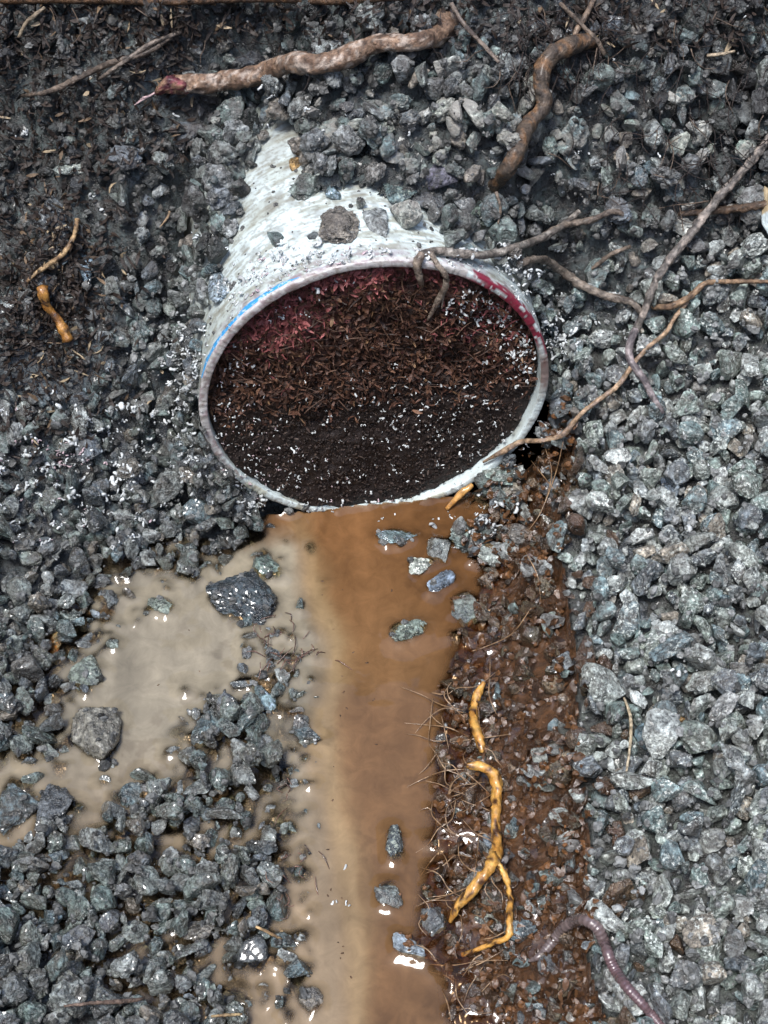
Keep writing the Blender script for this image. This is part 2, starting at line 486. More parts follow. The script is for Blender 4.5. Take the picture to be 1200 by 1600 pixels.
NVAR = 44
VARS, VARM, VARLO = [], [], []
for s in range(NVAR):
    cl = s >= 32
    V, T = stone_shape(100 + s, 4, planes=7 + s % 5, rough=.035, clod=cl)
    VARS.append((V, T))
    VARM.append(mesh_np('stone_mesh', V, T, (M_RIGHT,), smooth=False))
    VARLO.append(stone_shape(100 + s, 3, planes=7 + s % 5, rough=.035, clod=cl))
STONE_V = list(range(32)); CLOD_V = list(range(32, NVAR))

stones = []      # dict(var, R, s, c, bed, mat)
def footprint(V):
    ix = np.round(V[:, 0] / RES).astype(int); iy = np.round(V[:, 1] / RES).astype(int)
    x0, y0 = ix.min(), iy.min(); w = ix.max() - x0 + 1; h = iy.max() - y0 + 1
    f = (iy - y0) * w + (ix - x0)
    bot = np.full(w * h, 9.0); top = np.full(w * h, -9.0)
    np.minimum.at(bot, f, V[:, 2]); np.maximum.at(top, f, V[:, 2])
    c = np.nonzero(bot < 8)[0]
    return c % w + x0, c // w + y0, bot[c], top[c]

def stamp(fp, ci, cj, zc, sid):
    fx, fy, bot, top = fp
    i, j = fx + ci, fy + cj
    ok = (i >= 0) & (i < NX) & (j >= 0) & (j < NY)
    i, j, t = i[ok], j[ok], top[ok] + zc
    up = t > HM[j, i]
    HM[j[up], i[up]] = t[up]; IDM[j[up], i[up]] = sid

def rest(fp, ci, cj, q=86):
    fx, fy, bot, _ = fp
    i = np.clip(fx + ci, 0, NX - 1); j = np.clip(fy + cj, 0, NY - 1)
    d = HM[j, i] - bot; k = int(q / 100 * (len(d) - 1)); return np.partition(d, k)[k]

def add_stone(var, R, s, x, y, bed, mat, z=None, q=86, obj=None):
    V = (VARS[var][0] @ R.T) * s if np.isscalar(var) else (var[0] @ R.T) * s
    fp = footprint(V)
    ci, cj = int(round((x - X0) / RES)), int(round((y - Y0) / RES))
    zc = rest(fp, ci, cj, q) if z is None else z
    stamp(fp, ci, cj, zc, len(stones))
    stones.append(dict(var=var, R=R, s=s, c=np.array([X0 + ci * RES, Y0 + cj * RES, zc]), bed=bed, mat=mat, obj=obj))
    return zc

# ------------------------------------------------------------------ named stones (each a thing of its own)
# photo x, photo y, width px, height px, kind, material, water? , label
HERO = [
 (378, 932, 116, 92, 'tri', M_DARK, 1, 'large dark triangular stone standing at the edge of the grey puddle'),
 (149, 1150, 80, 92, 'round', M_ROUND, 1, 'smooth rounded brown-grey stone standing in the grey puddle'),
 (86, 1268, 52, 84, 'x', M_DARK, 1, 'upright dark stone below the rounded brown-grey stone'),
 (252, 946, 48, 32, 'x', M_GREEN, 1, 'small flat stone alone in the upper grey puddle'),
 (133, 1052, 54, 58, 'x', M_GREEN, 1, 'greenish stone in the puddle above the rounded brown-grey stone'),
 (134, 1003, 38, 32, 'x', M_LEFT, 1, 'small wet stone in the puddle beside the rust orange stone'),
 (30, 1250, 74, 96, 'x', M_LEFT, 1, 'wet stone in the shallow water beside the upright dark stone'),
 (618, 836, 66, 34, 'x', M_BLUE, 1, 'flat pale stone in brown water just below the pipe rim'),
 (659, 884, 42, 30, 'x', M_PALE, 1, 'small whitish stone of the pair in brown water below the pipe'),
 (689, 908, 48, 38, 'x', M_BLUE, 1, 'bluish stone touching the small whitish stone below the pipe'),
 (683, 858, 38, 52, 'x', M_LEFT, 1, 'narrow wet stone above the whitish stone below the pipe'),
 (637, 986, 62, 40, 'x', M_GREEN, 1, 'flat greenish stone lying alone in the brown channel water'),
 (726, 950, 52, 58, 'flat', M_LEFT, 1, 'wet grey stone where the brown water meets the root mat'),
 (618, 1320, 34, 54, 'x', M_GREEN, 1, 'upright small stone in the middle of the brown channel'),
 (607, 1396, 40, 46, 'x', M_LEFT, 1, 'small dark wet stone low in the middle of the brown channel'),
 (638, 1476, 56, 38, 'x', M_BLUE, 1, 'wet stone with bright rim below the end of the yellow root'),
 (680, 1440, 48, 46, 'x', M_LEFT, 1, 'wet stone touching the lower tip of the yellow root'),
 (764, 1424, 46, 48, 'flat', M_GREEN, 0, 'greenish stone between the two branches of the yellow root'),
 (78, 338, 78, 84, 'round', M_DARK, 0, 'rounded black shiny stone in the dark soil'),
 (135, 418, 46, 66, 'blk', M_BLUE, 0, 'blocky blue-grey speckled stone below the black shiny stone'),
 (112, 262, 62, 28, 'flat', M_GREEN, 0, 'flat pale green stone slab in the dark soil'),
 (330, 1132, 52, 74, 'x', M_LEFT, 1, 'tall wet stone on the inner shore of the grey puddle'),
 (420, 888, 58, 50, 'x', M_GREEN, 1, 'wet greenish stone behind the large dark triangular stone'),
 (414, 1088, 36, 56, 'x', M_BLUE, 1, 'narrow bluish wet stone by the reddish rootlets in the puddle'),
 (395, 1396, 34, 36, 'round', M_GREEN, 1, 'small round greenish pebble in shallow water beside the gravel'),
 (394, 1482, 52, 50, 'round', M_DARK, 1, 'dark rounded stone with bright water rim near the channel'),
 (362, 1568, 48, 46, 'x', M_GREEN, 1, 'greenish stone in the water at the bottom of the photo'),
 (690, 276, 56, 46, 'round', M_PURPLE, 0, 'dark mauve mottled stone above the pipe'),
 (598, 172, 66, 46, 'blk', M_CLAY, 0, 'pale blocky stone high above the pipe'),
 (365, 178, 62, 58, 'x', M_SLOPE, 0, 'grey stone below the thick root beside the pipe top'),
 (295, 212, 56, 62, 'round', M_SLOPE, 0, 'rounded grey stone below the red root tip'),
 (530, 352, 66, 80, 'clod', M_SLOPE, 0, 'largest dirt clod stuck on the white pipe'),
 (588, 350, 38, 58, 'x', M_SLOPE, 0, 'narrow dark stone on the pipe next to the largest clod'),
 (432, 374, 32, 32, 'round', M_SLOPE, 0, 'small round stone stuck on the pipe above the blue line'),
 (491, 368, 24, 16, 'flat', M_DARK, 0, 'tiny dark flat chip on the white pipe'),
 (478, 296, 60, 50, 'clod', M_SLOPE, 0, 'brown-grey clod at the buried edge of the pipe'),
 (466, 254, 30, 30, 'blk', M_ORANGE, 0, 'small tan stone on the upper end of the pipe'),
 (522, 300, 26, 26, 'round', M_BLUE, 0, 'small blue-grey pebble above the largest clod on the pipe'),
 (527, 222, 76, 80, 'clod', M_CLAY, 0, 'large crumbly clay clod above the pipe'),
 (628, 300, 54, 44, 'flat', M_GREEN, 0, 'flat greenish stone perched on top of the pipe'),
 (668, 316, 54, 56, 'x', M_SLOPE, 0, 'grey stone beside the flat greenish stone on the pipe'),
 (765, 328, 60, 60, 'x', M_GREEN, 0, 'angular green-grey stone above the root at the pipe edge'),
 (345, 448, 44, 66, 'x', M_BLUE, 0, 'pale blue-grey stone leaning against the pipe side'),
 (985, 866, 54, 56, 'round', M_DARK, 0, 'dark round stone among the pale gravel bank'),
 (1060, 762, 52, 44, 'x', M_BLUE, 0, 'bluish angular stone on the gravel bank'),
 (970, 722, 58, 44, 'x', M_RIGHT, 0, 'pale angular stone below the grey forked root'),
 (1028, 1000, 56, 44, 'round', M_PALE, 0, 'pale rounded stone on the gravel bank'),
 (985, 958, 60, 62, 'x', M_DARK, 0, 'dark blue-grey stone beside a pale rounded one'),
 (1015, 1150, 50, 46, 'x', M_BLUE, 0, 'bluish stone beside the dry grass stem on gravel'),
 (1065, 1125, 24, 18, 'round', M_ORANGE, 0, 'small rust orange pebble on the gravel bank'),
 (88, 1002, 34, 54, 'x', M_ORANGE, 0, 'rust orange stone at the edge of the grey puddle'),
 (302, 722, 40, 26, 'x', M_ORANGE, 0, 'small rust orange stone below the rim of the pipe'),
 (780, 738, 56, 44, 'clod', M_RIGHT, 0, 'grey clod leaning on the lower pipe rim'),
 (800, 772, 62, 50, 'x', M_RIGHT, 0, 'grey stone below the clod at the lower pipe rim'),
 (745, 790, 54, 46, 'x', M_LEFT, 0, 'wet grey stone at the waterline under the pipe rim'),
 (735, 835, 66, 50, 'clod', M_RIGHT, 1, 'grey wet clod in the water below the gravel heap'),
 (770, 860, 58, 44, 'x', M_SLOPE, 0, 'brownish grey stone between brown water and root mat'),
 (945, 415, 50, 26, 'blk', M_PALE, 0, 'pale flat-topped stone near the grey forked root'),
]
ASP = {'tri': (1, .8, .6), 'round': (1, .95, .85), 'flat': (1, .75, .42), 'x': (1, .8, .7), 'blk': (1, .75, .65), 'clod': (1, .9, .75)}
hero_objs = []
def in_mouth(px, py, pad=0):
    c, s_ = math.cos(math.radians(9)), math.sin(math.radians(9))
    dx, dy = px - 588, -(py - 600)
    a = (dx * c + dy * s_) / (274 + pad); b = (-dx * s_ + dy * c) / (194 + pad)
    return a * a + b * b < 1

for h, (px, py, w, hh, kind, mat, wet, label) in enumerate(HERO):
    rr = np.random.default_rng(900 + h)
    asp = np.array(ASP[kind])
    V, T = stone_shape(900 + h, 5 if max(w, hh) > 60 else 4, planes={'tri': 5, 'blk': 7, 'round': 26}.get(kind, 11),
                       rough=.045 if kind == 'round' else .08, clod=kind == 'clod', aspect=asp)
    if kind == 'tri':   # a wedge: pointed on top, broad foot
        V[:, 2] *= 1.0
        k = .5 - .5 * V[:, 1] / np.abs(V[:, 1]).max()
        V[:, 0] *= .25 + .9 * k
    if hh > w: V = V[:, [1, 0, 2]] * np.array([-1, 1, 1])
    V = V - (V.max(0) + V.min(0)) / 2
    base = hit(px, py)[0] if not wet else at_z(px, py, ZW)
    dep = float((base - CAM) @ FWD)
    ppm = F_PX / dep
    # fit its drawn size: width directly, drawn height = depth * sin + height * cos
    zh = .5 * (w + hh) / 2 * {'flat': .45, 'tri': .9, 'round': 1.15}.get(kind, .8) / ppm
    elev = math.radians(49 - (py - 800) / F_PX * 57.3 * -1 * 0)
    zh *= .62
    yh = max((hh / ppm / 2 - zh * math.cos(elev) * .5) / math.sin(elev), .30 * hh / ppm)
    ext = np.abs(V).max(0)
    V = V / ext * np.array([w / ppm / 2, yh, zh])
    ang = rr.uniform(-.25, .25)
    Rz = np.array(Matrix.Rotation(ang, 3, 'Z'))
    if wet:
        zc = ZW + zh * (.55 if px > 560 else .35)
        p = at_z(px, py, zc + zh * .2)
    else:
        zc = base[2] + zh * .25; p = at_z(px, py, zc)
    me = mesh_np('stone_mesh', V, T, (mat,), smooth=kind == 'round')
    s0 = len(stones)
    z = add_stone((V, T), Rz, 1.0, p[0], p[1], 'hero', mat, z=zc, q=70)
    st = stones[-1]
    o = link({'clod': 'dirt_clod'}.get(kind, 'stone'), me, label=label, cat='clod' if kind == 'clod' else 'stone')
    o.matrix_world = Matrix.Translation(st['c']) @ Matrix.Rotation(ang, 4, 'Z')
    st['obj'] = o

# ------------------------------------------------------------------ loose stones dropped one by one
PATCH = [(318, 585), (318, 520), (345, 430), (372, 350), (386, 285), (400, 245), (432, 182), (466, 190), (470, 235), (480, 270), (560, 292), (600, 292), (640, 318), (700, 362), (775, 402),
         (820, 455), (858, 520), (862, 590)]
BANDX = np.interp(gy, [-.4, .3], [0, 0])
def bed_of(x, y, px, py):
    j = int(np.clip((y - Y0) / RES, 0, NY - 1)); i = int(np.clip((x - X0) / RES, 0, NX - 1))
    if MUDM[j, i]: return 'mud' if x > XS[j] - .004 else None
    if y < .0 and wm[j, i] > .55: return None
    if py < 470: return 'slope'
    return 'right' if x > 0 else 'left'

def drop(n, smin, smax, zone, tries=5, xr=(-.30, .30), yr=(-.365, .20), q=84, power=1.6, clodp=.05, fill=False):
    if fill:
        bj, bi = np.nonzero((IDM < 0) & (GX > xr[0]) & (GX < xr[1]) & (GY > yr[0]) & (GY < yr[1]) & (wm < .55))
        n = min(n, len(bj)); pick = rng.permutation(len(bj))[:n]
    for _ in range(n):
        s = smin + (smax - smin) * random.random() ** power
        if fill:
            if IDM[bj[pick[_]], bi[pick[_]]] >= 0: continue
            x = gx[bi[pick[_]]]; y = gy[bj[pick[_]]]
        else:
            x = random.uniform(*xr); y = random.uniform(*yr)
        z0 = hm_at(x, y)
        px, py, dz = to_px(np.array([x, y, z0 + .3 * s]))
        bed = bed_of(x, y, px, py)
        if bed is None or bed not in zone: continue
        sp = s * F_PX / dz
        if in_mouth(px, py, sp * .6) or (inpoly(np.array(px), np.array(py), PATCH) and (random.random() > (.012 if s < .006 and py < 400 else 0) + (.05 if py < 250 and px > 470 else 0))): continue
        # thinner cover in the soil at the upper left
        lit = 1.0
        if px < 175 and 285 < py < 640: lit = .25
        if px < 340 and py < 270: lit = .5
        if py < 70: lit = .55
        if random.random() > lit: continue
        cl = random.random() < (clodp if bed != 'slope' else .40)
        var = random.choice(CLOD_V if cl else STONE_V)
        R = rot_any()
        V = (VARS[var][0] @ R.T) * s
        fp = footprint(V)
        ci0, cj0 = int(round((x - X0) / RES)), int(round((y - Y0) / RES))
        if 0 <= ci0 < NX and 0 <= cj0 < NY and IDM[cj0, ci0] >= 0 and stones[IDM[cj0, ci0]]['bed'] == 'hero' and random.random() < .93: continue
        best = None; spread = 2 if fill else 6
        for k in range(tries):
            ci = ci0 + (random.randint(-spread, spread) if k else 0); cj = cj0 + (random.randint(-spread, spread) if k else 0)
            zc = rest(fp, ci, cj, q)
            ci_, cj_ = min(max(ci, 0), NX - 1), min(max(cj, 0), NY - 1)
            sc = zc - HMB[cj_, ci_]
            if best is None or sc < best[0]: best = (sc, zc, ci, cj)
        sc, zc, ci, cj = best
        if sc > .018 and bed != 'slope': continue
        if sc > .022: continue
        xx, yy = X0 + ci * RES, Y0 + cj * RES
        # keep it clear of the pipe mouth, the pipe patch and the edge of the bank
        px, py, dz = to_px(np.array([xx, yy, zc]))
        if in_mouth(px, py, sp * .6): continue
        if px < 480 and inpoly(np.array(px + sp * .55), np.array(py - sp * .1), PATCH): continue
        jj = min(max(cj, 0), NY - 1)
        if bed == 'right' and yy < -.0 and xx < XE[jj] + s * .15: continue
        if bed == 'mud' and xx > XE[jj] - s * .2: continue
        if bed != 'mud' and yy < 0 and xx < XE[jj] and xx > XS[jj] - .01: continue
        if bed == 'right': mat = M_BROWN if (yy < -.0 and random.random() < .55 * math.exp(-(xx - XE[jj]) / .009)) else M_RIGHT
        elif bed == 'left': mat = M_LEFT if py > 760 else M_SLOPE if random.random() < .7 else M_LEFT
        elif bed == 'mud': mat = M_LEFT if random.random() < (.5 if py > 1180 and px > 770 else .12) else M_BROWN
        else:
            pale = math.exp(-((px - 850) / 260) ** 2 - ((py - 215) / 75) ** 2) + .5 * math.exp(-((px - 640) / 130) ** 2 - ((py - 190) / 60) ** 2)
            dk = min(1, 1.25 * max(math.exp(-((px - 30) / 250) ** 2 - ((py - 200) / 290) ** 2), math.exp(-((px - 1150) / 110) ** 2 - ((py - 150) / 150) ** 2) * .7, .85 * math.exp(-(py / 70) ** 2)))
            mat = M_CLAY if random.random() < pale * .9 else M_SOILY if random.random() < dk * .95 else M_SLOPE
            if py > 380 and px > 860: mat = M_RIGHT if random.random() < .6 else M_SLOPE
        stamp(fp, ci, cj, zc, len(stones))
        stones.append(dict(var=var, R=R, s=s, c=np.array([xx, yy, zc]), bed=bed, mat=mat, obj=None))

ALLZ = ('right', 'left', 'slope')
VIEW = dict(xr=(-.25, .25), yr=(-.33, .18))
drop(2200, .0030, .0052, ALLZ, tries=2)
drop(4200, .0042, .0068, ALLZ, tries=3, fill=True, **VIEW)
drop(1500, .0052, .0086, ALLZ, tries=8, **VIEW)
drop(1000, .0062, .0095, ALLZ, tries=10, **VIEW)
drop(110, .0085, .0105, ('right', 'left'), tries=14, **VIEW)
drop(250, .0050, .0100, ALLZ, tries=4)
drop(3000, .0024, .0042, ALLZ, tries=2, fill=True, **VIEW)
drop(520, .0020, .0044, ('mud',), xr=(-.01, .12), yr=(-.33, .02), power=1.4, q=55)
drop(260, .0040, .0078, ('mud',), xr=(-.01, .12), yr=(-.33, .02), q=58)
# half drowned stones near the left shore
wm2 = blur(WPOLY.astype(float), 12)
for _ in range(1300):
    px, py = random.uniform(0, 485), random.uniform(870, 1590)
    p = at_z(px, py, ZW)
    j, i = int((p[1] - Y0) / RES), int((p[0] - X0) / RES)
    if not (0 <= i < NX and 0 <= j < NY) or not (.25 < wm2[j, i] < (.97 if px > 390 and py > 1050 else .80) and wm[j, i] > .1) or IDM[j, i] >= 0: continue
    s = .0020 + .0060 * random.random() ** 1.8; var = random.choice(STONE_V); R = rot_any()
    add_stone(var, R, s, p[0], p[1], 'left', M_LEFT, z=ZW + random.uniform(-.5, .35) * s)

for cx, cy, sx_, sy_, nn_, a_, b_ in ((425, 1005, 24, 22, 22, .0020, .0058), (455, 1075, 16, 30, 18, .0018, .0048), (470, 1180, 10, 60, 16, .0014, .0040), (430, 1040, 26, 40, 26, .0018, .0052), (440, 1130, 22, 50, 30, .0018, .0055), (455, 1240, 16, 60, 24, .0016, .0050), (445, 1380, 18, 60, 26, .0016, .0055), (405, 1440, 22, 50, 22, .0022, .0060),
        (300, 895, 60, 14, 26, .0022, .0060), (190, 930, 25, 30, 14, .0022, .0058), (400, 860, 40, 16, 16, .0022, .0060), (120, 1090, 25, 30, 12, .0020, .0055), (230, 1215, 50, 18, 20, .0018, .0055), (50, 1210, 50, 28, 18, .0022, .0065),
        (390, 1540, 28, 26, 14, .0022, .0065), (300, 1120, 14, 40, 10, .0022, .0055), (640, 1130, 0, 0, 0, 1, 1)):
    for _ in range(nn_):
        px, py = random.gauss(cx, sx_), random.gauss(cy, sy_)
        p = at_z(px, py, ZW); j, i = int((p[1] - Y0) / RES), int((p[0] - X0) / RES)
        if not (0 <= i < NX and 0 <= j < NY) or IDM[j, i] >= 0 or in_mouth(px, py, 10): continue
        s = a_ + (b_ - a_) * random.random() ** 1.5
        add_stone(random.choice(STONE_V), rot_any(), s, p[0], p[1], 'left', M_LEFT, z=ZW + random.uniform(-.35, .45) * s)
# bank stones that rolled onto the mud
for _ in range(46):
    y = random.uniform(-.30, -.01); j = int((y - Y0) / RES)
    x = XE[j] - abs(random.gauss(0, .009)); s = .0025 + .006 * random.random() ** 1.6
    px, py, dz = to_px(np.array([x, y, hm_at(x, y)]))
    if in_mouth(px, py, 20): continue
    add_stone(random.choice(STONE_V), rot_any(), s, x, y, 'mud', random.choice((M_RIGHT, M_SLOPE, M_BROWN)), q=65)
# gravel pushed up against the rim
for _ in range(190):
    a = math.radians(random.choice((random.uniform(150, 246), random.uniform(150, 246), random.uniform(-38, 20))))
    k_ = random.uniform(10, 60)
    c9, s9 = math.cos(math.radians(9)), math.sin(math.radians(9))
    ex, ey = (274 + k_) * math.cos(a), (196 + k_) * math.sin(a)
    px, py = 588 + ex * c9 - ey * s9, 603 - (ex * s9 + ey * c9)
    if px > 405 and py > 770 and px < 700: continue
    p = hit(px, py)[0]; s = random.uniform(.0028, .0070)
    if in_mouth(px, py, s * F_PX / .7 * .85): continue
    add_stone(random.choice(STONE_V), rot_any(), s, p[0], p[1], 'left' if px < 588 else 'right', M_SLOPE if random.random() < .5 else (M_LEFT if px < 588 else M_RIGHT), z=p[2] + s * .1)
# grey heap under the lower rim of the pipe
HEAP = [(740, 770), (770, 725), (825, 700), (838, 760), (815, 830), (790, 885), (735, 880), (700, 850), (690, 822), (715, 805)]
nh = 0
while nh < 28:
    px, py = random.uniform(690, 840), random.uniform(700, 890)
    if not inpoly(np.array(px), np.array(py), HEAP) or in_mouth(px, py, 8): continue
    nh += 1
    s = random.uniform(.0032, .0075); p = hit(px, py)[0]
    add_stone(random.choice(STONE_V + CLOD_V), rot_any(), s, p[0], p[1], 'mud', random.choice((M_RIGHT, M_LEFT, M_SLOPE)), z=p[2] + s * .15)

# ------------------------------------------------------------------ the ground sheets
def sheet(name, cellmask, step, Z, mat):
    idx = np.arange(NX * NY).reshape(NY, NX)
    sub = idx[::step, ::step]
    m = cellmask[::step, ::step]
    cm = m[:-1, :-1]
    a, b, c, d = sub[:-1, :-1][cm], sub[:-1, 1:][cm], sub[1:, 1:][cm], sub[1:, :-1][cm]
    q = np.stack([a, b, c, d], -1)
    used, inv = np.unique(q, return_inverse=True)
    P = np.stack([GX.ravel()[used], GY.ravel()[used], Z.ravel()[used]], -1)
    return mesh_np(name, P, inv.reshape(-1, 4), (mat,))

PYG = to_px(np.stack([GX, GY, Hb], -1).reshape(-1, 3))[1].reshape(GX.shape)
hole = inpipe
mudcells = (GX > XS[:, None] - .010) & (GX < XE[:, None] + .001) & (GY < .012) & ~hole
mudfull = (GX > XS[:, None] - .004) & (GX < XE[:, None] - .003) & (GY < .010)
Hbed = np.where(MUDM & (GX > XS[:, None] - .008), Hb - .004, Hb)
slope_m = (PYG < 470) & ~hole & ~mudfull
right_m = (PYG >= 470) & (GX > 0) & ~hole & ~mudfull
left_m = (PYG >= 470) & (GX <= 0) & ~hole & ~mudfull
BED = {
 'right': link('gravel_bank', sheet('gravel_bank', right_m, 1, Hbed, M_DIRT), kind='structure', label='bank of pale grey crushed gravel beside the brown channel'),
 'left': link('gravel_bed', sheet('gravel_bed', left_m, 1, Hbed, M_DIRT), kind='structure', label='bed of wet dark gravel around the grey puddle'),
 'slope': link('gravel_slope', sheet('gravel_slope', slope_m, 1, Hbed, M_DIRT), kind='structure', label='slope of dirty gravel and clods burying the pipe'),
 'mud': link('mud_bank', sheet('mud_bank', mudcells, 1, Hb, M_MUD), kind='structure', label='rust brown muddy root mat along the channel'),
}

# wide ground: trench floor, trench walls and the yard above
def wide(x, y):
    inner = land(np.clip(x, X0, X0 + RES * (NX - 1)), np.clip(y, Y0, Y0 + RES * (NY - 1)))
    def ss(a, b, v):
        t = np.clip((v - a) / (b - a), 0, 1); return t * t * (3 - 2 * t)
    up = np.maximum.reduce([ss(.30, .62, np.abs(x)), ss(.26, .52, y), ss(.95, 1.3, -y)])
    n = fbm(x * 6, y * 6, 0, 4, 77)
    return inner * (1 - up) + up * .72 + n * .02 * (up > .02) + .01 * n

ax = np.concatenate([-np.geomspace(60, .7, 22), np.arange(-.66, .661, .02), np.geomspace(.7, 60, 22)])
ay = np.concatenate([-np.geomspace(60, 1.6, 20), np.arange(-1.5, .701, .02), np.geomspace(.75, 60, 22)])
AX, AY = np.meshgrid(ax, ay)
AZ = wide(AX, AY)
ins = (AX > X0 + .012) & (AX < X0 + RES * (NX - 1) - .012) & (AY > Y0 + .012) & (AY < Y0 + RES * (NY - 1) - .012)
AZ = np.where(ins, AZ - .02, AZ)
keep = ~(ins[:-1, :-1] & ins[1:, 1:] & ins[1:, :-1] & ins[:-1, 1:])
ii = np.arange(AX.size).reshape(AX.shape)
q = np.stack([ii[:-1, :-1][keep], ii[:-1, 1:][keep], ii[1:, 1:][keep], ii[1:, :-1][keep]], -1)
link('ground', mesh_np('ground', np.stack([AX, AY, AZ], -1).reshape(-1, 3), q, (M_EARTH,)), kind='structure', label='dark earth of the trench walls and yard')

# ------------------------------------------------------------------ stones: the ones that show largest become parts, the rest is joined
cells = np.bincount(IDM[IDM >= 0].ravel(), minlength=len(stones))
by = {k: [] for k in BED}
for i, s in enumerate(stones):
    if s['bed'] == 'hero': continue
    px, py, dz = to_px(s['c'])
    vis = cells[i] if (-10 < px < 1210 and -10 < py < 1610) else 0
    by[s['bed']].append((vis / dz ** 2, i))
for k, lst in by.items():
    lst.sort(reverse=True)
    J = Joined(); mats = [M_RIGHT, M_LEFT, M_SLOPE, M_CLAY, M_BROWN, M_SOILY]
    for rank, (vis, i) in enumerate(lst):
        s = stones[i]
        if rank < 295 and vis > 8:
            o = bpy.data.objects.new('pebble' if k == 'mud' else 'stone', VARM[s['var']])
            COL.objects.link(o); o.parent = BED[k]
            M4 = Matrix([[*(s['R'][r] * s['s']), s['c'][r]] for r in range(3)] + [[0, 0, 0, 1]])
            o.matrix_basis = M4
            o.material_slots[0].link = 'OBJECT'; o.material_slots[0].material = s['mat']
        elif cells[i] > 0:
            V, T = VARLO[s['var']]
            J.add((V @ s['R'].T) * s['s'] + s['c'], T, mi=mats.index(s['mat']))
    if J.n:
        link('small_pebbles' if k == 'mud' else 'small_stones', J.build('small_stones', mats, False), BED[k], kind='stuff')

# ------------------------------------------------------------------ the sewer pipe
def pipe_pt(th, r, v):
    return PC + PSX * (r * np.cos(th))[..., None] + PAX * (v + 0 * th)[..., None] + np.array([0, 0, 1.0]) * (r * np.sin(th))[..., None]

NT_ = 720
th = np.linspace(0, 2 * math.pi, NT_, endpoint=False)
prof = []          # (radius, axial, zone)  zone 0 outer, 1 rim, 2 inner
for v in np.concatenate([[.36, .30, .25, .2, .17], np.arange(.15, .0019, -.001)]): prof.append((PR, v, 0))
prof += [(PR, .0009, 0), (PR - .00015, .0003, 1), (PR - .0005, .0, 1), (PR - .0018, 0.0, 1), (PRI + .0008, .0, 1), (PRI + .0002, .0003, 1), (PRI, .0010, 2)]
for v in np.concatenate([np.arange(.003, .05, .002), [.06, .1, .36]]): prof.append((PRI, v, 2))
prof = np.array(prof)
TH, RR = np.meshgrid(th, prof[:, 0]); _, VV = np.meshgrid(th, prof[:, 1]); _, ZZ = np.meshgrid(th, prof[:, 2])
cutn = .0005 * fbm(np.cos(TH) * 5, np.sin(TH) * 5, 0, 3, 8) + .00018 * vnoise(TH * 110, 0, 0, 4)
VVd = VV + np.where(VV < .004, cutn * (1 - VV / .004), 0)
RRd = RR + np.where(ZZ == 1, .00004 * vnoise(TH * 70, VV * 900, 0, 9), 0) + np.where(ZZ == 0, .00015 * fbm(TH * 9, VV * 200, 0, 3, 14), 0)
PV = pipe_pt(TH.ravel(), RRd.ravel(), VVd.ravel())
deg = np.degrees(TH) % 360
arc = TH * PR
white = np.array([.60, .69, .69])
colr = np.ones((*TH.shape, 3)) * white
def lay(mask, c):
    global colr
    m = np.clip(mask, 0, 1)[..., None]
    colr = colr * (1 - m) + np.asarray(c) * m
sm = lambda a, b, x: np.clip((x - a) / (b - a), 0, 1)
sx, sy, sz = np.cos(TH) * PR, np.sin(TH) * PR, VV
# streaks of dirt round the outside, plus shade painted on the left flank
st1 = fbm(arc * 190 + VV * 160, VV * 620, 0, 4, 41)
st2 = fbm(arc * 60 + VV * 30, VV * 210, 3, 3, 43)
o_ = (ZZ == 0)
lay(o_ * sm(.0, .6, st2) * .40, (.36, .39, .32))
lay(o_ * sm(125, 175, deg) * .45, (.27, .28, .23))  # left flank and underside: side shading laid into the colour with olive dirt
lay(o_ * sm(.22, .5, st1) * .5, (.20, .19, .14))
lay(o_ * sm(.2, .6, st1 + st2 * .5) * .35, (.30, .29, .22))
blot = fbm(sx * 130, sy * 130, VV * 130, 4, 47)
lay(o_ * sm(.3, .7, blot) * .35, (.13, .12, .10))
scr = fbm(arc * 420 + VV * 500, VV * 1500, 0, 3, 48)
lay(o_ * sm(.38, .55, scr) * .5, (.16, .15, .12))
lay(o_ * sm(.045, .11, VV + .03 * blot) * .55, (.20, .19, .16))
lay(o_ * sm(.012, .0, VV) * sm(-.1, .35, fbm(arc * 260, VV * 900, 0, 3, 51)) * sm(0, 1, ((deg > 40) & (deg < 150)) * 1.0) * .75, (.20, .09, .15))
# rim: lavender white with purple flecks, crimson smear, yellowed foot
r_ = (ZZ == 1) | ((ZZ == 0) & (VV < .0022))
lay(r_ * 1.0 * ((deg > 60) & (deg < 200)), (.56, .55, .54))
fl = fbm(arc * 420, RR * 900, VV * 900, 3, 61)
lay(r_ * sm(.1, .4, fl) * ((deg > 70) & (deg < 215)) * .55, (.17, .06, .09))
lay(r_ * sm(.05, .45, fbm(arc * 300, RR * 700, VV * 500, 4, 65)) * .45, (.20, .17, .13))
lay(r_ * sm(.1, .5, fbm(arc * 150, 2, 0, 3, 63)) * ((deg > 215) & (deg < 300)) * .6, (.42, .40, .28))
edge = .14 * fbm(arc * 90, RR * 700, VV * 200, 3, 67)
band = np.minimum(sm(10, 18, deg + edge * 30), sm(64, 56, deg + edge * 30))
r2 = (ZZ == 1) | ((ZZ == 0) & (VV < .0035 + .004 * edge))
lay(r2 * band * (fbm(arc * 140, RR * 500, VV * 400, 3, 71) > -.32) * 1.0, (.20, .018, .04))
b2 = np.maximum(sm(-8, 0, ((deg + 180) % 360 - 180) + edge * 20) * sm(16, 9, ((deg + 180) % 360 - 180)), 0)
lay(r2 * b2 * .85, (.14, .07, .055))
lay(o_ * sm(.006, .0, VV) * band * .4, (.3, .05, .09))
lay((ZZ == 2) * 1.0 * sm(.2, .9, fbm(arc * 60, VV * 100, 4, 3, 75)) * .7, (.30, .29, .22))
colr = np.clip(colr, 0, 1)
nr = len(prof)
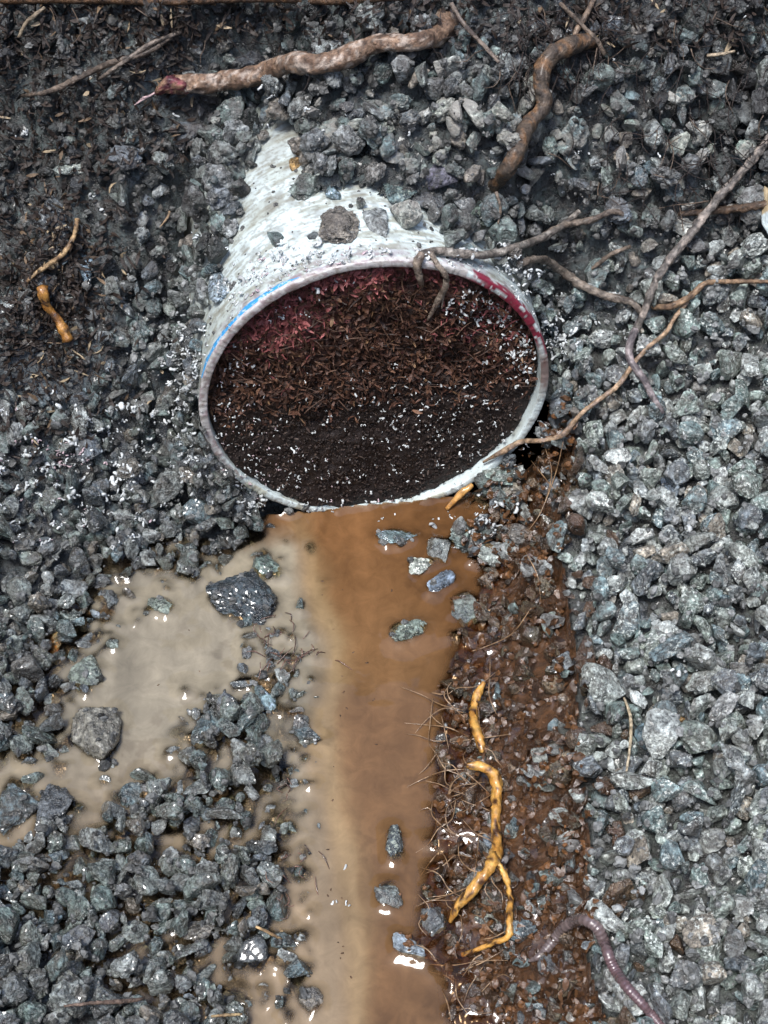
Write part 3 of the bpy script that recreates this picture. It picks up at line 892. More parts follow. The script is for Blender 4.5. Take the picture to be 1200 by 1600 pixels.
i = np.arange(nr - 1)[:, None] * NT_; j = np.arange(NT_)[None]; j2 = (j + 1) % NT_
pq = np.stack([i + j, i + j2, i + NT_ + j2, i + NT_ + j], -1).reshape(-1, 4)
k = NT('white_pipe_plastic'); p = k.pos()
c = k.mix(k.ramp(k.noise(p, 900, 3, .7), [(.60, 0.0), (.68, .6)]), k.attr('Col'), (.14, .13, .10))
M_PIPE = k.set(Base_Color=c, Roughness=k.ramp(k.noise(p, 200, 4, .6), [(.35, .28), (.65, .6)]), Normal=k.bump(k.noise(p, 700, 4, .7), .0004, .7))
pipe = bpy.data.objects.new('sewer_pipe', None); COL.objects.link(pipe)
pipe.location = PC
pipe['label'] = 'sawn-off white plastic pipe packed with soil and stained crimson at the rim'; pipe['category'] = 'pipe'
def to_pipe(o): o.parent = pipe; o.matrix_parent_inverse = Matrix.Translation(-Vector(PC))
ow = link('pipe_wall', mesh_np('pipe_wall', PV, pq[:, ::-1], (M_PIPE,), colr.reshape(-1, 3))); to_pipe(ow)
# blue line near the cut
bt = np.radians(np.linspace(113, 164, 160)); bw = np.linspace(0, 1, 6)
BT, BW = np.meshgrid(bt, bw)
wid = .0030 * np.minimum(1, np.minimum((BT - bt[0]) / .12, (bt[-1] - BT) / .1)) * (1 + .35 * vnoise(BT * 30, 0, 0, 3))
bv = .0018 + (BW - .1) * np.maximum(wid, .0001)
br = PR + .00035 - .0007 * (np.abs(BW - .5) > .45)
BV = pipe_pt(BT.ravel(), br.ravel(), bv.ravel())
i = np.arange(5)[:, None] * 160; j = np.arange(159)[None]
bq = np.stack([i + j, i + j + 1, i + 161 + j, i + 160 + j], -1).reshape(-1, 4)
k = NT('blue_print'); M_BLUEL = k.set(Base_Color=k.mix(k.ramp(k.noise(k.pos(), 500, 3, .6), [(.52, 0.0), (.62, .8)]), (.045, .30, .62), (.5, .6, .66)), Roughness=.4)
ob = link('blue_line', mesh_np('blue_line', BV, bq, (M_BLUEL,)), label='bright blue printed line along the cut edge'); to_pipe(ob)

# ------------------------------------------------------------------ soil and mulch packed in the pipe
NR, NA = 80, 300
rr_ = np.linspace(.02, 1, NR) * (PRI - .0003); aa = np.linspace(0, 2 * math.pi, NA, endpoint=False)
AA, RA = np.meshgrid(aa, rr_)
pu, pw = RA * np.cos(AA), RA * np.sin(AA)
pv = plug_depth(pu, pw) + .0007 * fbm(pu * 400, pw * 400, 0, 3, 33)
PLV = PC + PSX * pu[..., None] + PAX * pv[..., None] + np.array([0, 0, 1.]) * pw[..., None]
red = np.exp(-((pu + .040) / .022) ** 2 - ((pw - .048) / .018) ** 2) + .8 * np.exp(-((pw - .071) / .010) ** 2) * (np.abs(pu - .0) < .05)
up = sm(-.012, .012, pw + .006 * fbm(pu * 90, pw * 90, 0, 3, 35))
pc = np.array([.019, .0125, .0105])[None, None] * (1 - up[..., None]) + np.array([.032, .017, .010])[None, None] * up[..., None]
pc = pc * (1 - .8 * np.clip(red, 0, 1)[..., None]) + np.array([.28, .085, .08]) * .8 * np.clip(red, 0, 1)[..., None]
flat = PLV.reshape(-1, 3)
i = np.arange(NR - 1)[:, None] * NA; j = np.arange(NA)[None]; j2 = (j + 1) % NA
A_, B_, C_, D_ = i + j, i + j2, i + NA + j2, i + NA + j
tri = np.concatenate([np.stack([A_, B_, C_], -1).reshape(-1, 3), np.stack([A_, C_, D_], -1).reshape(-1, 3)])
back = flat[-NA:] + PAX * .06
cen = PC + PAX * (plug_depth(np.array(0.), np.array(0.)))
flat = np.vstack([flat, back, cen[None]])
n0 = NR * NA
jj = np.arange(NA); j3 = (jj + 1) % NA
b = (NR - 1) * NA
tri = np.vstack([tri, np.stack([b + jj, b + j3, n0 + j3], -1), np.stack([b + jj, n0 + j3, n0 + jj], -1), np.stack([np.full(NA, n0 + NA), j3, jj], -1)])
pcol = np.vstack([pc.reshape(-1, 3), np.tile([[.012, .009, .007]], (NA + 1, 1))])
plug = link('soil_plug', mesh_np('soil_plug', flat, tri[:, ::-1], (M_CRUMB,), pcol), label='dark soil, roots and mulch clogging the open pipe mouth', cat='soil')

def flake(J, p, nrm, ln, wd, color, bend=.3):
    nrm = nrm / np.linalg.norm(nrm)
    a = np.cross(nrm, rng.normal(size=3)); a /= np.linalg.norm(a); b = np.cross(nrm, a)
    u = np.array([-1, -.35, .35, 1])[:, None]
    w = np.array([.25, 1, .85, .2])[:, None] * wd / 2
    lift = (u ** 2) * ln * bend * rng.uniform(-1, 1)
    L = p + a * u * ln / 2 + nrm * lift + b * w
    Rr = p + a * u * ln / 2 + nrm * (lift + wd * rng.uniform(-.4, .4)) - b * w
    V = np.empty((8, 3)); V[0::2] = L; V[1::2] = Rr
    T = np.array([[0, 1, 3], [0, 3, 2], [2, 3, 5], [2, 5, 4], [4, 5, 7], [4, 7, 6]])
    J.add(V, T, color)

FLK = Joined()
for _ in range(9500):
    a, r = random.uniform(0, 6.283), PRI * .985 * math.sqrt(random.random())
    u, w = r * math.cos(a), r * math.sin(a)
    upper = w > random.gauss(-.004, .009)
    if not upper and random.random() < .72: continue
    v = float(plug_depth(np.array(u), np.array(w))) - random.uniform(0, .0022)
    p = PC + PSX * u + PAX * v + np.array([0, 0, w])
    nrm = -PAX + rng.normal(size=3) * .75
    rd = math.exp(-((u + .040) / .018) ** 2 - ((w - .046) / .015) ** 2) + .9 * math.exp(-((w - .070) / .008) ** 2) * (abs(u - .005) < .05) + .45 * math.exp(-((u - .05) / .02) ** 2 - ((w - .04) / .02) ** 2)
    t = random.random()
    if upper:
        base = np.array([.066, .031, .020]) * random.uniform(.35, 2.0)
        if t > .84: base = np.array([.14, .07, .04]) * random.uniform(.7, 1.3)
        if t > .975: base = np.array([.22, .13, .07])
        if random.random() < rd: base = np.array([.30, .095, .09]) * random.uniform(.5, 1.35)
        flake(FLK, p, nrm, random.uniform(.0018, .0065), random.uniform(.0005, .0019), base)
    else:
        base = np.array([.034, .023, .018]) * random.uniform(.5, 2.2)
        flake(FLK, p, nrm, random.uniform(.001, .003), random.uniform(.0004, .001), base)
for _ in range(420):
    a, r = random.uniform(.0, 3.14159), PRI * .95 * math.sqrt(random.random())
    u, w = r * math.cos(a), r * math.sin(a) - .006
    v = float(plug_depth(np.array(u), np.array(w))) - random.uniform(.0, .003)
    p = PC + PSX * u + PAX * v + np.array([0, 0, w])
    L = random.uniform(.003, .013); d_ = rng.normal(size=3) * np.array([1, .35, 1]); d_ /= np.linalg.norm(d_)
    b2_ = rng.normal(size=3) * .3
    tt_ = np.linspace(-.5, .5, 5)[:, None]
    V, T = tube(p + d_ * tt_ * L + b2_ * L * (tt_ ** 2), np.array([.6, 1, 1, .8, .4]) * random.uniform(.00015, .00042), 4)
    FLK.add(V, T, np.array([.06, .032, .02]) * random.uniform(.3, 2.2))
link('mulch', FLK.build('mulch', (M_FLAKE,), False), plug, kind='stuff')
CR = Joined(); D1, T1 = ICO[1]
for _ in range(5200):
    a, r = random.uniform(0, 6.283), PRI * .985 * math.sqrt(random.random())
    u, w = r * math.cos(a), r * math.sin(a)
    if w > .02 and random.random() < .75: continue
    v = float(plug_depth(np.array(u), np.array(w))) - random.uniform(-.0002, .0006)
    p = PC + PSX * u + PAX * v + np.array([0, 0, w])
    g = random.uniform(.4, 1.9)
    CR.add((D1 * rng.uniform(.5, 1.2, (1, 3)) * rng.uniform(.7, 1.2, (len(D1), 1))) @ rot_any().T * random.uniform(.0003, .0010) + p, T1, np.array([.026, .0175, .0150]) * g)
link('soil_crumbs', CR.build('soil_crumbs', (M_CRUMB,)), plug, kind='stuff')

# ------------------------------------------------------------------ muddy water
wsel = (blur(WPOLY.astype(float), 9) > .04) | ((GX < -.02) & (GY < -.03) & (PYG > 840) & (Hb < ZW + .004))
wsel &= ~((_v > .0005) & (np.abs(_u) < PR)) & ~((GX > XE[:, None] - .02))
wsel &= (GY < .03)
solid = blur((HM > ZW + .0004).astype(float), 1) > .42
dist = np.full(HM.shape, 9.0)
for dy in range(-7, 8):
    for dx in range(-7, 8):
        dd = math.hypot(dx, dy)
        if dd > 7.2: continue
        dist = np.minimum(dist, np.where(np.roll(np.roll(solid, dy, 0), dx, 1), dd, 9.0))
# also climbs the foot of the pipe rim
rimd = np.where(np.abs(_u) < .045, np.abs(_v) / RES, 9)
dist = np.minimum(dist, np.maximum(rimd, 0))
WZ = ZW + (.0025 + .0013 * fbm(GX * 130, GY * 130, 0, 3, 83)) * blur(np.exp(-dist / 2.7), 1) - .0001 + .00012 * fbm(GX * 60, GY * 60, 0, 2, 81)
bedb = blur(np.minimum(HM, ZW + .003), 1)
depth = ZW - bedb
opac = 1 - np.exp(-np.clip(depth + .0012, 0, 1) / .0042)
RIDGE = [(470, 830), (492, 860), (500, 930), (528, 1000), (520, 1080), (512, 1180), (525, 1260), (545, 1340), (555, 1450), (560, 1620)]
_r = np.array([at_z(a, b, ZW)[:2] for a, b in RIDGE])[::-1]
XR = np.interp(GY, _r[:, 1], _r[:, 0])
wob = .0022 * fbm(GX * 45, GY * 30, 0, 4, 91) + .0012 * fbm(GX * 160, GY * 25, 5, 3, 93)
dr = GX - XR + wob
grey = np.array([.235, .205, .150]); tan = np.array([.28, .20, .105]); brn = np.array([.150, .082, .037]); dkb = np.array([.085, .040, .015])
_yg = [at_z(450, q_, ZW)[1] for q_ in (858, 812)]
fg = (sm(.003, -.014, dr) * np.maximum(sm(_yg[1], _yg[0], GY + wob * 1.5), .12))[..., None]
wc = brn * (1 - fg) + grey * fg
_top = sm(-.11, -.03, GY)[..., None] * (1 - fg) * .6
wc = wc * (1 - _top) + np.array([.175, .080, .030]) * _top
ridge = (np.exp(-((dr + .001) / .0065) ** 2) * sm(.02, -.06, GY))[..., None] * .66
wc = wc * (1 - ridge) + tan * ridge
lowleft = (sm(-.14, -.22, GY) * fg[..., 0])[..., None] * .55
wc = wc * (1 - lowleft) + np.array([.20, .125, .062]) * lowleft
strk = fbm(GX * 120 + wob * 150, GY * 18, 2, 4, 95) + .8 * fbm(GX * 40, GY * 40, 6, 4, 96)
wc = wc * (1 + .15 * strk)[..., None]
right_d = sm(.028, .06, dr)[..., None] * .6
wc = wc * (1 - right_d) + dkb * right_d
blo = sm(.0, .7, fbm(GX * 55, GY * 40, 7, 5, 103))[..., None] * sm(.0, .02, dr)[..., None] * .30
wc = wc * (1 - blo) + dkb * blo
spk = sm(.32, .5, fbm(GX * 170, GY * 170, 0, 4, 97))[..., None] * sm(.12, .4, fbm(GX * 35, GY * 35, 9, 2, 99))[..., None]
wc = wc * (1 - .22 * spk) + np.array([.04, .022, .012]) * .22 * spk
def up2(a):
    a = np.asarray(a, float); h, w = a.shape[:2]
    b = np.empty((2 * h - 1, w) + a.shape[2:]); b[::2] = a; b[1::2] = (a[1:] + a[:-1]) / 2
    c = np.empty((2 * h - 1, 2 * w - 1) + a.shape[2:]); c[:, ::2] = b; c[:, 1::2] = (b[:, 1:] + b[:, :-1]) / 2
    return c
def sheet_c(name, cm_, Z, mat, col, fat):
    rows, cols_ = np.nonzero(cm_.any(1))[0], np.nonzero(cm_.any(0))[0]
    sl = (slice(rows[0], rows[-1] + 1), slice(cols_[0], cols_[-1] + 1))
    X_, Y_, Z_, C_, K_ = up2(GX[sl]), up2(GY[sl]), blur(up2(Z[sl]), 2), up2(col[sl]), up2(cm_[sl].astype(float)) > .5
    F_ = {n: up2(a[sl]) for n, a in fat.items()}
    idx = np.arange(X_.size).reshape(X_.shape); cm = K_[:-1, :-1] & K_[1:, 1:]
    q = np.stack([idx[:-1, :-1][cm], idx[:-1, 1:][cm], idx[1:, 1:][cm], idx[1:, :-1][cm]], -1)
    used, inv = np.unique(q, return_inverse=True)
    P = np.stack([X_.ravel()[used], Y_.ravel()[used], Z_.ravel()[used]], -1)
    return mesh_np(name, P, inv.reshape(-1, 4), (mat,), np.clip(C_.reshape(-1, 3)[used], 0, 1), fattr={n: a.ravel()[used] for n, a in F_.items()})
k = NT('muddy_water'); p = k.pos()
c = k.mix(1.0, k.attr('Col'), k.ramp(k.noise(p, 110, 6, .7, .6), [(.3, .80), (.7, 1.18)]), 'MULTIPLY')
nb = k.bump(k.noise(p, 160, 2, .5), .0001, .4)
k.set(Base_Color=c, Roughness=.03, Normal=nb, IOR=1.36)
tr = k.n('BsdfTransparent'); tr.inputs['Color'].default_value = (.80, .66, .50, 1)
gl = k.n('BsdfGlossy'); gl.inputs['Roughness'].default_value = .05; k.l(nb, gl.inputs['Normal'])
fr = k.n('Fresnel'); fr.inputs['IOR'].default_value = 1.33; k.l(nb, fr.inputs['Normal'])
m1 = k.n('MixShader'); k.l(fr.outputs[0], m1.inputs[0]); k.l(tr.outputs[0], m1.inputs[1]); k.l(gl.outputs[0], m1.inputs[2])
m2 = k.n('MixShader'); k.l(k.attr('opacity', 'Fac'), m2.inputs[0]); k.l(m1.outputs[0], m2.inputs[1]); k.l(k.b.outputs[0], m2.inputs[2])
k.l(m2.outputs[0], k.out.inputs['Surface'])
link('water', sheet_c('water', wsel, WZ, k.m, wc, {'opacity': opac}), kind='structure', label='still muddy water, grey puddle and brown channel')
HMW = np.where(wsel, np.maximum(HM, ZW), HM)     # ground or water, whichever is on top

# ------------------------------------------------------------------ grit between the stones
GR = Joined(); D2, T2 = ICO[2]
def scatter_px(n, x0, x1, y0, y1):
    px, py = rng.uniform(x0, x1, n), rng.uniform(y0, y1, n)
    P = hit(px, py, HMW)
    return px, py, P
px, py, P = scatter_px(7000, -60, 1260, -40, 1640)
for a, b_, p in zip(px, py, P):
    if in_mouth(a, b_, 6): continue
    on_water = abs(p[2] - ZW) < .0012 and wsel[min(max(int((p[1] - Y0) / RES), 0), NY - 1), min(max(int((p[0] - X0) / RES), 0), NX - 1)]
    if on_water: continue
    onpipe = inpoly(np.array(a), np.array(b_), PATCH)
    if onpipe and random.random() < .45: continue
    s = .0006 + (.0020 if not onpipe else .0010) * random.random() ** 2.2
    mud = MUDM[min(max(int((p[1] - Y0) / RES), 0), NY - 1), min(max(int((p[0] - X0) / RES), 0), NX - 1)]
    g = random.uniform(.05, .26)
    c = np.array([g, g * 1.04, g * 1.02])
    if b_ < 420 or onpipe or (a < 180 and b_ < 650): c = c * .45 + np.array([.008, .006, .004])
    if a < 560 and b_ > 650: c = c * .55
    if mud: c = np.array([.10, .045, .016]) * random.uniform(.4, 1.6)
    T, D = (T1, D1) if s < .0013 else (T2, D2)
    GR.add((D * rng.uniform(.5, 1.1, (1, 3)) * rng.uniform(.6, 1.25, (len(D), 1))) @ rot_any().T * s + p + np.array([0, 0, s * .2]), T, c)
link('grit', GR.build('grit', (M_GRIT,), False), kind='stuff', label='fine grit and soil crumbs lying between the gravel stones')

# specks of debris floating on the water
FD = Joined()
for _ in range(80):
    a, b_ = random.choice(((random.gauss(590, 60), random.uniform(830, 1600)), (random.gauss(520, 12), random.uniform(900, 1600)), (random.uniform(150, 480), random.uniform(900, 1250))))
    p = at_z(a, b_, ZW)
    jx, jy = int((p[0] - X0) / RES), int((p[1] - Y0) / RES)
    if not (0 <= jx < NX and 0 <= jy < NY) or HM[jy, jx] > ZW or not wsel[jy, jx]: continue
    s = random.uniform(.0002, .0007)
    FD.add((D1 * np.array([1.5, .8, .25]) * rng.uniform(.6, 1.2, (len(D1), 1))) @ np.array(Matrix.Rotation(random.uniform(0, 6.28), 3, 'Z')).T * s + p, T1, np.array([.06, .035, .02]) * random.uniform(.4, 2.5))
link('floating_specks', FD.build('floating_specks', (M_CRUMB,)), kind='stuff', label='tiny dark specks of debris floating on the muddy water')

# ------------------------------------------------------------------ roots
def smooth_path(P, k):
    for _ in range(k):
        Q = P.copy(); Q[1:-1] = (P[:-2] + 2 * P[1:-1] + P[2:]) / 4; P = Q
    return P

def root_geo(pts, rpx, sides=12, bump=.22, lift=.5, smooth=14, seed=0, dive=(0, 0), step=5, surf=None, nodes=0.0, flat=1.0):
    """pts: photo pixels; rpx: radius in photo pixels along the path"""
    Q = catmull(pts, step); n = len(Q)
    H_ = hit(Q[:, 0], Q[:, 1], HMW if surf is None else surf)
    mo = mouth(Q[:, 0], Q[:, 1]); inm = ~np.isnan(mo[:, 0])
    for i in range(n):
        if inm[i]:
            # nearer of soil plug and ground
            if np.dot(mo[i] - CAM, mo[i] - CAM) < np.dot(H_[i] - CAM, H_[i] - CAM) or (H_[i] - PC) @ PAX > -.001: H_[i] = mo[i]
    t = np.linspace(0, 1, n)
    rp = np.interp(t, np.linspace(0, 1, len(rpx)), rpx) * .88
    # work with distance along each line of sight so that the root stays where the photograph shows it
    d = rays(Q[:, 0], Q[:, 1]); dist_ = np.linalg.norm(H_ - CAM, axis=1)
    near = dist_.copy()
    for i in range(n): near[i] = dist_[max(0, i - 3):i + 4].min()
    near = smooth_path(near[:, None], smooth)[:, 0]
    r = rp / F_PX * near
    if nodes: r = r * (1 + nodes * np.maximum(0, vnoise(t * 9 + seed, seed, 0, 5)) ** 2)
    near = near - r * lift
    near = near + np.interp(t, [0, .12, .88, 1], [dive[0], 0, 0, dive[1]])
    P = CAM + d * near[:, None]
    return tube(P, r, sides, bump, seed, flat), P, r, t

def root_col(V, n, sides, c0, c1, c2=None, seed=0, k=1.0):
    nn = fbm(V[:, 0] * 330 * k, V[:, 1] * 330 * k, V[:, 2] * 330 * k, 4, seed)
    a = np.clip(nn * .9 + .45, 0, 1)[:, None]
    c = np.asarray(c0) * (1 - a) + np.asarray(c1) * a
    if c2 is not None:
        b_ = np.clip((fbm(V[:, 0] * 260 + 9, V[:, 1] * 260, V[:, 2] * 260, 4, seed + 5, .65) - .25) * 5, 0, 1)[:, None]
        c = c * (1 - b_) + np.asarray(c2) * b_
    return c

def root(name, pts, rpx, c0, c1, c2=None, label=None, mat=None, parent=None, cat='root', group=None, seed=0, **kw):
    (V, T), P, r, t = root_geo(pts, rpx, seed=seed, **kw)
    c = root_col(V, len(P), 12, c0, c1, c2, seed)
    return link(name, mesh_np(name, V, T, (mat or M_ROOT,), c), parent, label, None if parent else cat, None, group), P, r

BARK0, BARK1 = (.085, .050, .032), (.24, .155, .10)
GREY0, GREY1 = (.060, .052, .047), (.20, .178, .158)
TAN0, TAN1 = (.16, .095, .05), (.36, .25, .15)
# thick root with a freshly cut crimson tip
o, P, r = root('thick_root', [(700, 28), (680, 55), (640, 66), (590, 68), (545, 88), (500, 100), (455, 98), (400, 118), (340, 128), (300, 130), (275, 132)],
     [22, 15, 14, 15, 17, 15, 16, 17, 15, 16, 15], (.10, .058, .037), (.27, .175, .115), (.42, .34, .28), 'thick brown root across the top, its cut tip crimson', seed=3, sides=20, bump=.20, lift=1.2, smooth=60, nodes=.25, dive=(.022, 0))
(V, T), P2, r2_, _t = root_geo([(292, 131), (272, 133), (255, 138), (243, 146)], [13, 16, 13, 3], sides=20, bump=.45, lift=1.3, smooth=40, seed=5)
link('cut_tip', mesh_np('cut_tip', V, T, (M_ROOT,), root_col(V, 0, 0, (.055, .012, .018), (.20, .04, .055), (.30, .18, .11), 8)), o, label='crimson frayed cut tip')
J = Joined()
for kx in range(5):
    (V, T), *_ = root_geo([(250, 140), (238 - kx * 2, 148 + kx), (222 - kx * 3, 152 + kx * 3)], [2.2, 1.4, .8], sides=6, lift=4, smooth=10, seed=kx)
    J.add(V, T, (.5, .36, .36))
link('fibres', J.build('fibres', (M_ROOT,)), o, kind='stuff')

root('root', [(925, 62), (890, 72), (855, 95), (845, 130), (850, 165), (825, 195), (808, 235), (785, 275), (770, 292)], [13, 16, 16, 15, 13, 14, 15, 14, 12],
     (.040, .030, .024), (.115, .083, .058), (.18, .098, .048), 'bent brown root reaching down towards the pipe from above', seed=11, lift=.9, smooth=40, dive=(.004, .012), bump=.2)
root('root', [(-20, 0), (120, -3), (260, 1), (400, -3), (520, 0), (640, -6)], [7, 9, 8, 7, 8, 6], (.05, .027, .014), (.13, .07, .034), None,
     'long tan root lying along the top edge of the photo', seed=12, lift=.8, smooth=80, bump=.12)
root('root', [(1215, 200), (1165, 262), (1120, 312), (1080, 365), (1040, 415), (1018, 455), (1005, 492), (985, 535), (984, 565)], [7, 8, 8, 7.5, 8, 7, 7, 6, 5],
     GREY0, GREY1, (.33, .28, .24), 'grey rough root running down the gravel from the upper corner', seed=13, lift=.9, smooth=30, bump=.25)
root('root', [(1000, 500), (985, 535), (985, 562), (1005, 592), (1020, 620), (1036, 645)], [6, 7, 7, 6.5, 6, 4], (.10, .085, .09), (.30, .255, .25), None,
     'smooth grey-mauve root end below the rough grey root', seed=14, lift=1.3, smooth=30, dive=(.002, .004), bump=.1)
root('root', [(1215, 440), (1150, 440), (1105, 442), (1080, 462), (1050, 478), (1020, 480)], [3, 4, 4, 5, 6, 5], (.13, .08, .048), (.33, .215, .125), None,
     'thin tan root running in from the photo edge to the grey root', seed=15, lift=1.0, smooth=24, dive=(0, .004))
root('root', [(1075, 470), (1052, 500), (1040, 520), (1010, 545), (985, 575), (965, 603), (935, 625), (905, 650), (880, 678), (850, 688), (815, 690), (790, 703), (755, 722)],
     [3.6, 4, 3.8, 3.8, 4.2, 4.2, 4.6, 4.2, 5, 4.2, 4.2, 5.5, 2], (.22, .14, .08), (.44, .31, .20), (.3, .22, .17), 'long thin tan root lying over the lower rim of the pipe', seed=16, lift=1.0, smooth=16, dive=(.003, 0))
o, P, r = root('root', [(905, 330), (880, 352), (845, 372), (800, 388), (760, 398), (715, 396), (680, 392), (655, 398)], [4, 6, 7, 7, 7.5, 7, 8, 6], (.07, .058, .05), (.23, .20, .17), (.34, .31, .27),
     'grey-brown root draped over the top of the pipe rim', seed=17, lift=1.0, smooth=16, bump=.25)
root('branch', [(660, 396), (652, 412), (655, 430), (660, 448)], [7, 8, 7, 3], (.12, .09, .07), (.32, .26, .2), None, parent=o, seed=18, lift=1.3, smooth=8)
root('branch', [(672, 394), (685, 415), (697, 432), (695, 450), (682, 475), (668, 500)], [5, 5, 6, 6, 5, 2], (.12, .09, .07), (.34, .28, .22), None, parent=o, seed=19, lift=1.3, smooth=10)
root('branch', [(694, 450), (692, 465), (690, 482)], [3.5, 3, 1.2], (.12, .09, .07), (.34, .28, .22), None, parent=o, seed=20, lift=1.3, smooth=6)
root('root', [(810, 412), (850, 406), (900, 440), (940, 460), (985, 472), (1005, 490)], [6, 7, 8, 8, 7, 5], (.09, .07, .055), (.25, .21, .17), None, 'rough grey root half buried between the pipe and the forked root', seed=21, lift=.7, smooth=20, bump=.3, dive=(.004, 0))
root('root', [(850, 365), (880, 352), (920, 345), (960, 330), (985, 345)], [4, 5, 6, 5, 3], (.07, .052, .042), (.2, .16, .125), None, 'short dark root above the rough half-buried root', seed=22, lift=.8, smooth=16, bump=.3, dive=(.004, .004))
root('root', [(985, 385), (960, 395), (940, 408), (925, 420)], [3, 4, 4, 3], (.1, .075, .055), (.27, .21, .16), None, 'short thin tan root stub on the gravel slope', seed=23, lift=.9, smooth=10)
root('root', [(1060, 335), (1110, 330), (1160, 325), (1210, 318)], [4, 6, 7, 7], (.04, .025, .016), (.10, .06, .035), None, 'rust brown root fragment near the photo edge', seed=24, lift=.3, smooth=20, bump=.3)
root('root', [(775, 300), (782, 325), (778, 350)], [3, 2.5, 1.5], (.1, .075, .055), (.27, .21, .16), None, 'thin rootlet hanging below the bent brown root', seed=25, lift=1.0, smooth=10)
root('root', [(265, 330), (262, 340), (250, 355)], [2, 2, 1], TAN0, TAN1, None, 'short tan fibre beside the pipe', seed=26, lift=1.0)
# yellow roots in the mud
YEL0, YEL1, YEL2 = (.42, .19, .035), (.66, .37, .09), (.06, .026, .011)
root('yellow_root', [(756, 1066), (746, 1085), (740, 1108), (741, 1130), (748, 1150), (754, 1175)], [4, 8, 7.5, 9, 7.5, 5], YEL0, YEL1, YEL2, 'short bright yellow-orange root piece in the brown mud', M_ROOTWET, seed=31, lift=.75, smooth=14, bump=.30, nodes=.2)
o, P, r = root('yellow_root', [(730, 1196), (750, 1197), (768, 1206), (776, 1225), (775, 1260), (774, 1295), (776, 1325), (770, 1348)], [7, 9, 9.5, 8.5, 8.5, 8, 9.5, 13], YEL0, YEL1, YEL2,
     'long forked yellow-orange root bending down the brown mud', M_ROOTWET, seed=32, lift=.75, smooth=16, bump=.30)
root('branch', [(772, 1340), (757, 1366), (735, 1395), (715, 1415), (704, 1440)], [12, 9, 10, 8.5, 4], YEL0, YEL1, YEL2, mat=M_ROOTWET, parent=o, seed=33, lift=.8, smooth=14, bump=.32)
root('branch', [(776, 1345), (790, 1372), (797, 1400), (796, 1435), (795, 1462), (775, 1472), (745, 1484), (722, 1492)], [5, 5, 5.5, 5.5, 7, 5, 4, 3.5], YEL0, YEL1, YEL2, mat=M_ROOTWET, parent=o, seed=34, lift=.8, smooth=12, bump=.32)
root('root', [(738, 758), (722, 770), (708, 784), (698, 795)], [5, 6.5, 6, 4], (.4, .18, .04), (.6, .34, .11), None, 'short orange root sticking out under the pipe rim', M_ROOTWET, seed=35, lift=1.4, smooth=6)
root('root', [(66, 448), (72, 475), (84, 492), (98, 512), (106, 532)], [10, 8, 6, 9, 8], (.26, .11, .025), (.50, .25, .06), (.06, .03, .015), 'knobbly orange root piece in the dark soil', M_ROOTWET, seed=36, lift=1.0, smooth=14, bump=.25, nodes=.4)
root('root', [(121, 342), (116, 368), (100, 395), (78, 412), (55, 428), (42, 440)], [4, 4, 4.5, 4, 4, 2.5], TAN0, (.42, .28, .14), None, 'curved tan root below the black shiny stone', seed=37, lift=1.2, smooth=12)
root('root', [(268, 56), (230, 82), (180, 96), (130, 118), (80, 142), (35, 150)], [4, 4, 5, 5, 5, 3], (.06, .045, .035), (.17, .13, .1), None, 'thin dark root crossing the soil in the upper corner', seed=38, lift=1.0, smooth=24)
root('root', [(282, 50), (240, 66), (200, 92), (155, 124)], [3, 4, 4, 3], (.1, .08, .065), (.26, .21, .17), None, 'thin pale grey root beside the dark one in the upper corner', seed=39, lift=1.2, smooth=24)
root('root', [(30, 58), (42, 35), (70, 12)], [3, 3.5, 3], (.16, .12, .08), (.36, .29, .2), None, 'short straw-coloured stem at the top corner', seed=40, lift=1.5, smooth=12)
root('root', [(705, 5), (725, 38), (755, 70), (780, 98)], [4, 4, 3.5, 3], (.06, .045, .038), (.19, .15, .12), None, 'thin grey root hanging from the thick root upper end', seed=41, lift=1.4, smooth=20)
root('root', [(875, 5), (905, 35), (930, 60), (945, 85)], [3.5, 3.5, 4, 4], (.08, .06, .045), (.24, .18, .13), None, 'thin root crossing the top of the bent brown root', seed=42, lift=2.4, smooth=20)
root('root', [(930, -5), (915, 25), (900, 50), (898, 70)], [4, 5, 5, 4], (.1, .07, .05), (.28, .2, .14), None, 'short brown root above the bent brown root', seed=43, lift=2.0, smooth=20)
root('root', [(1105, 87), (1130, 84), (1148, 80)], [3, 3, 2], (.16, .12, .08), (.4, .32, .22), None, 'short pale straw on the soil above the gravel', seed=44, lift=1.4)
root('grass_stem', [(975, 1090), (985, 1120), (985, 1160), (979, 1205)], [2, 3.2, 2.6, 2], (.3, .24, .15), (.55, .46, .32), None, 'thin dry grass stem lying on the gravel bank', seed=45, lift=2.0, smooth=14, cat='stem')
root('root', [(100, 1572), (150, 1567), (200, 1564), (224, 1560)], [2, 3, 4, 3], (.09, .06, .045), (.24, .17, .13), None, 'thin brown root lying over the wet gravel low down', seed=46, lift=1.4, smooth=14)
root('root', [(400, 1448), (418, 1456), (440, 1468)], [2, 3, 2], TAN0, (.5, .34, .17), None, 'tiny tan root end poking over the channel edge', seed=47, lift=1.6)
root('root', [(330, 1588), (352, 1586), (378, 1585)], [2, 2.6, 2], TAN0, (.45, .33, .17), None, 'tiny straw-coloured stem in the water at the bottom', seed=48, lift=1.6)

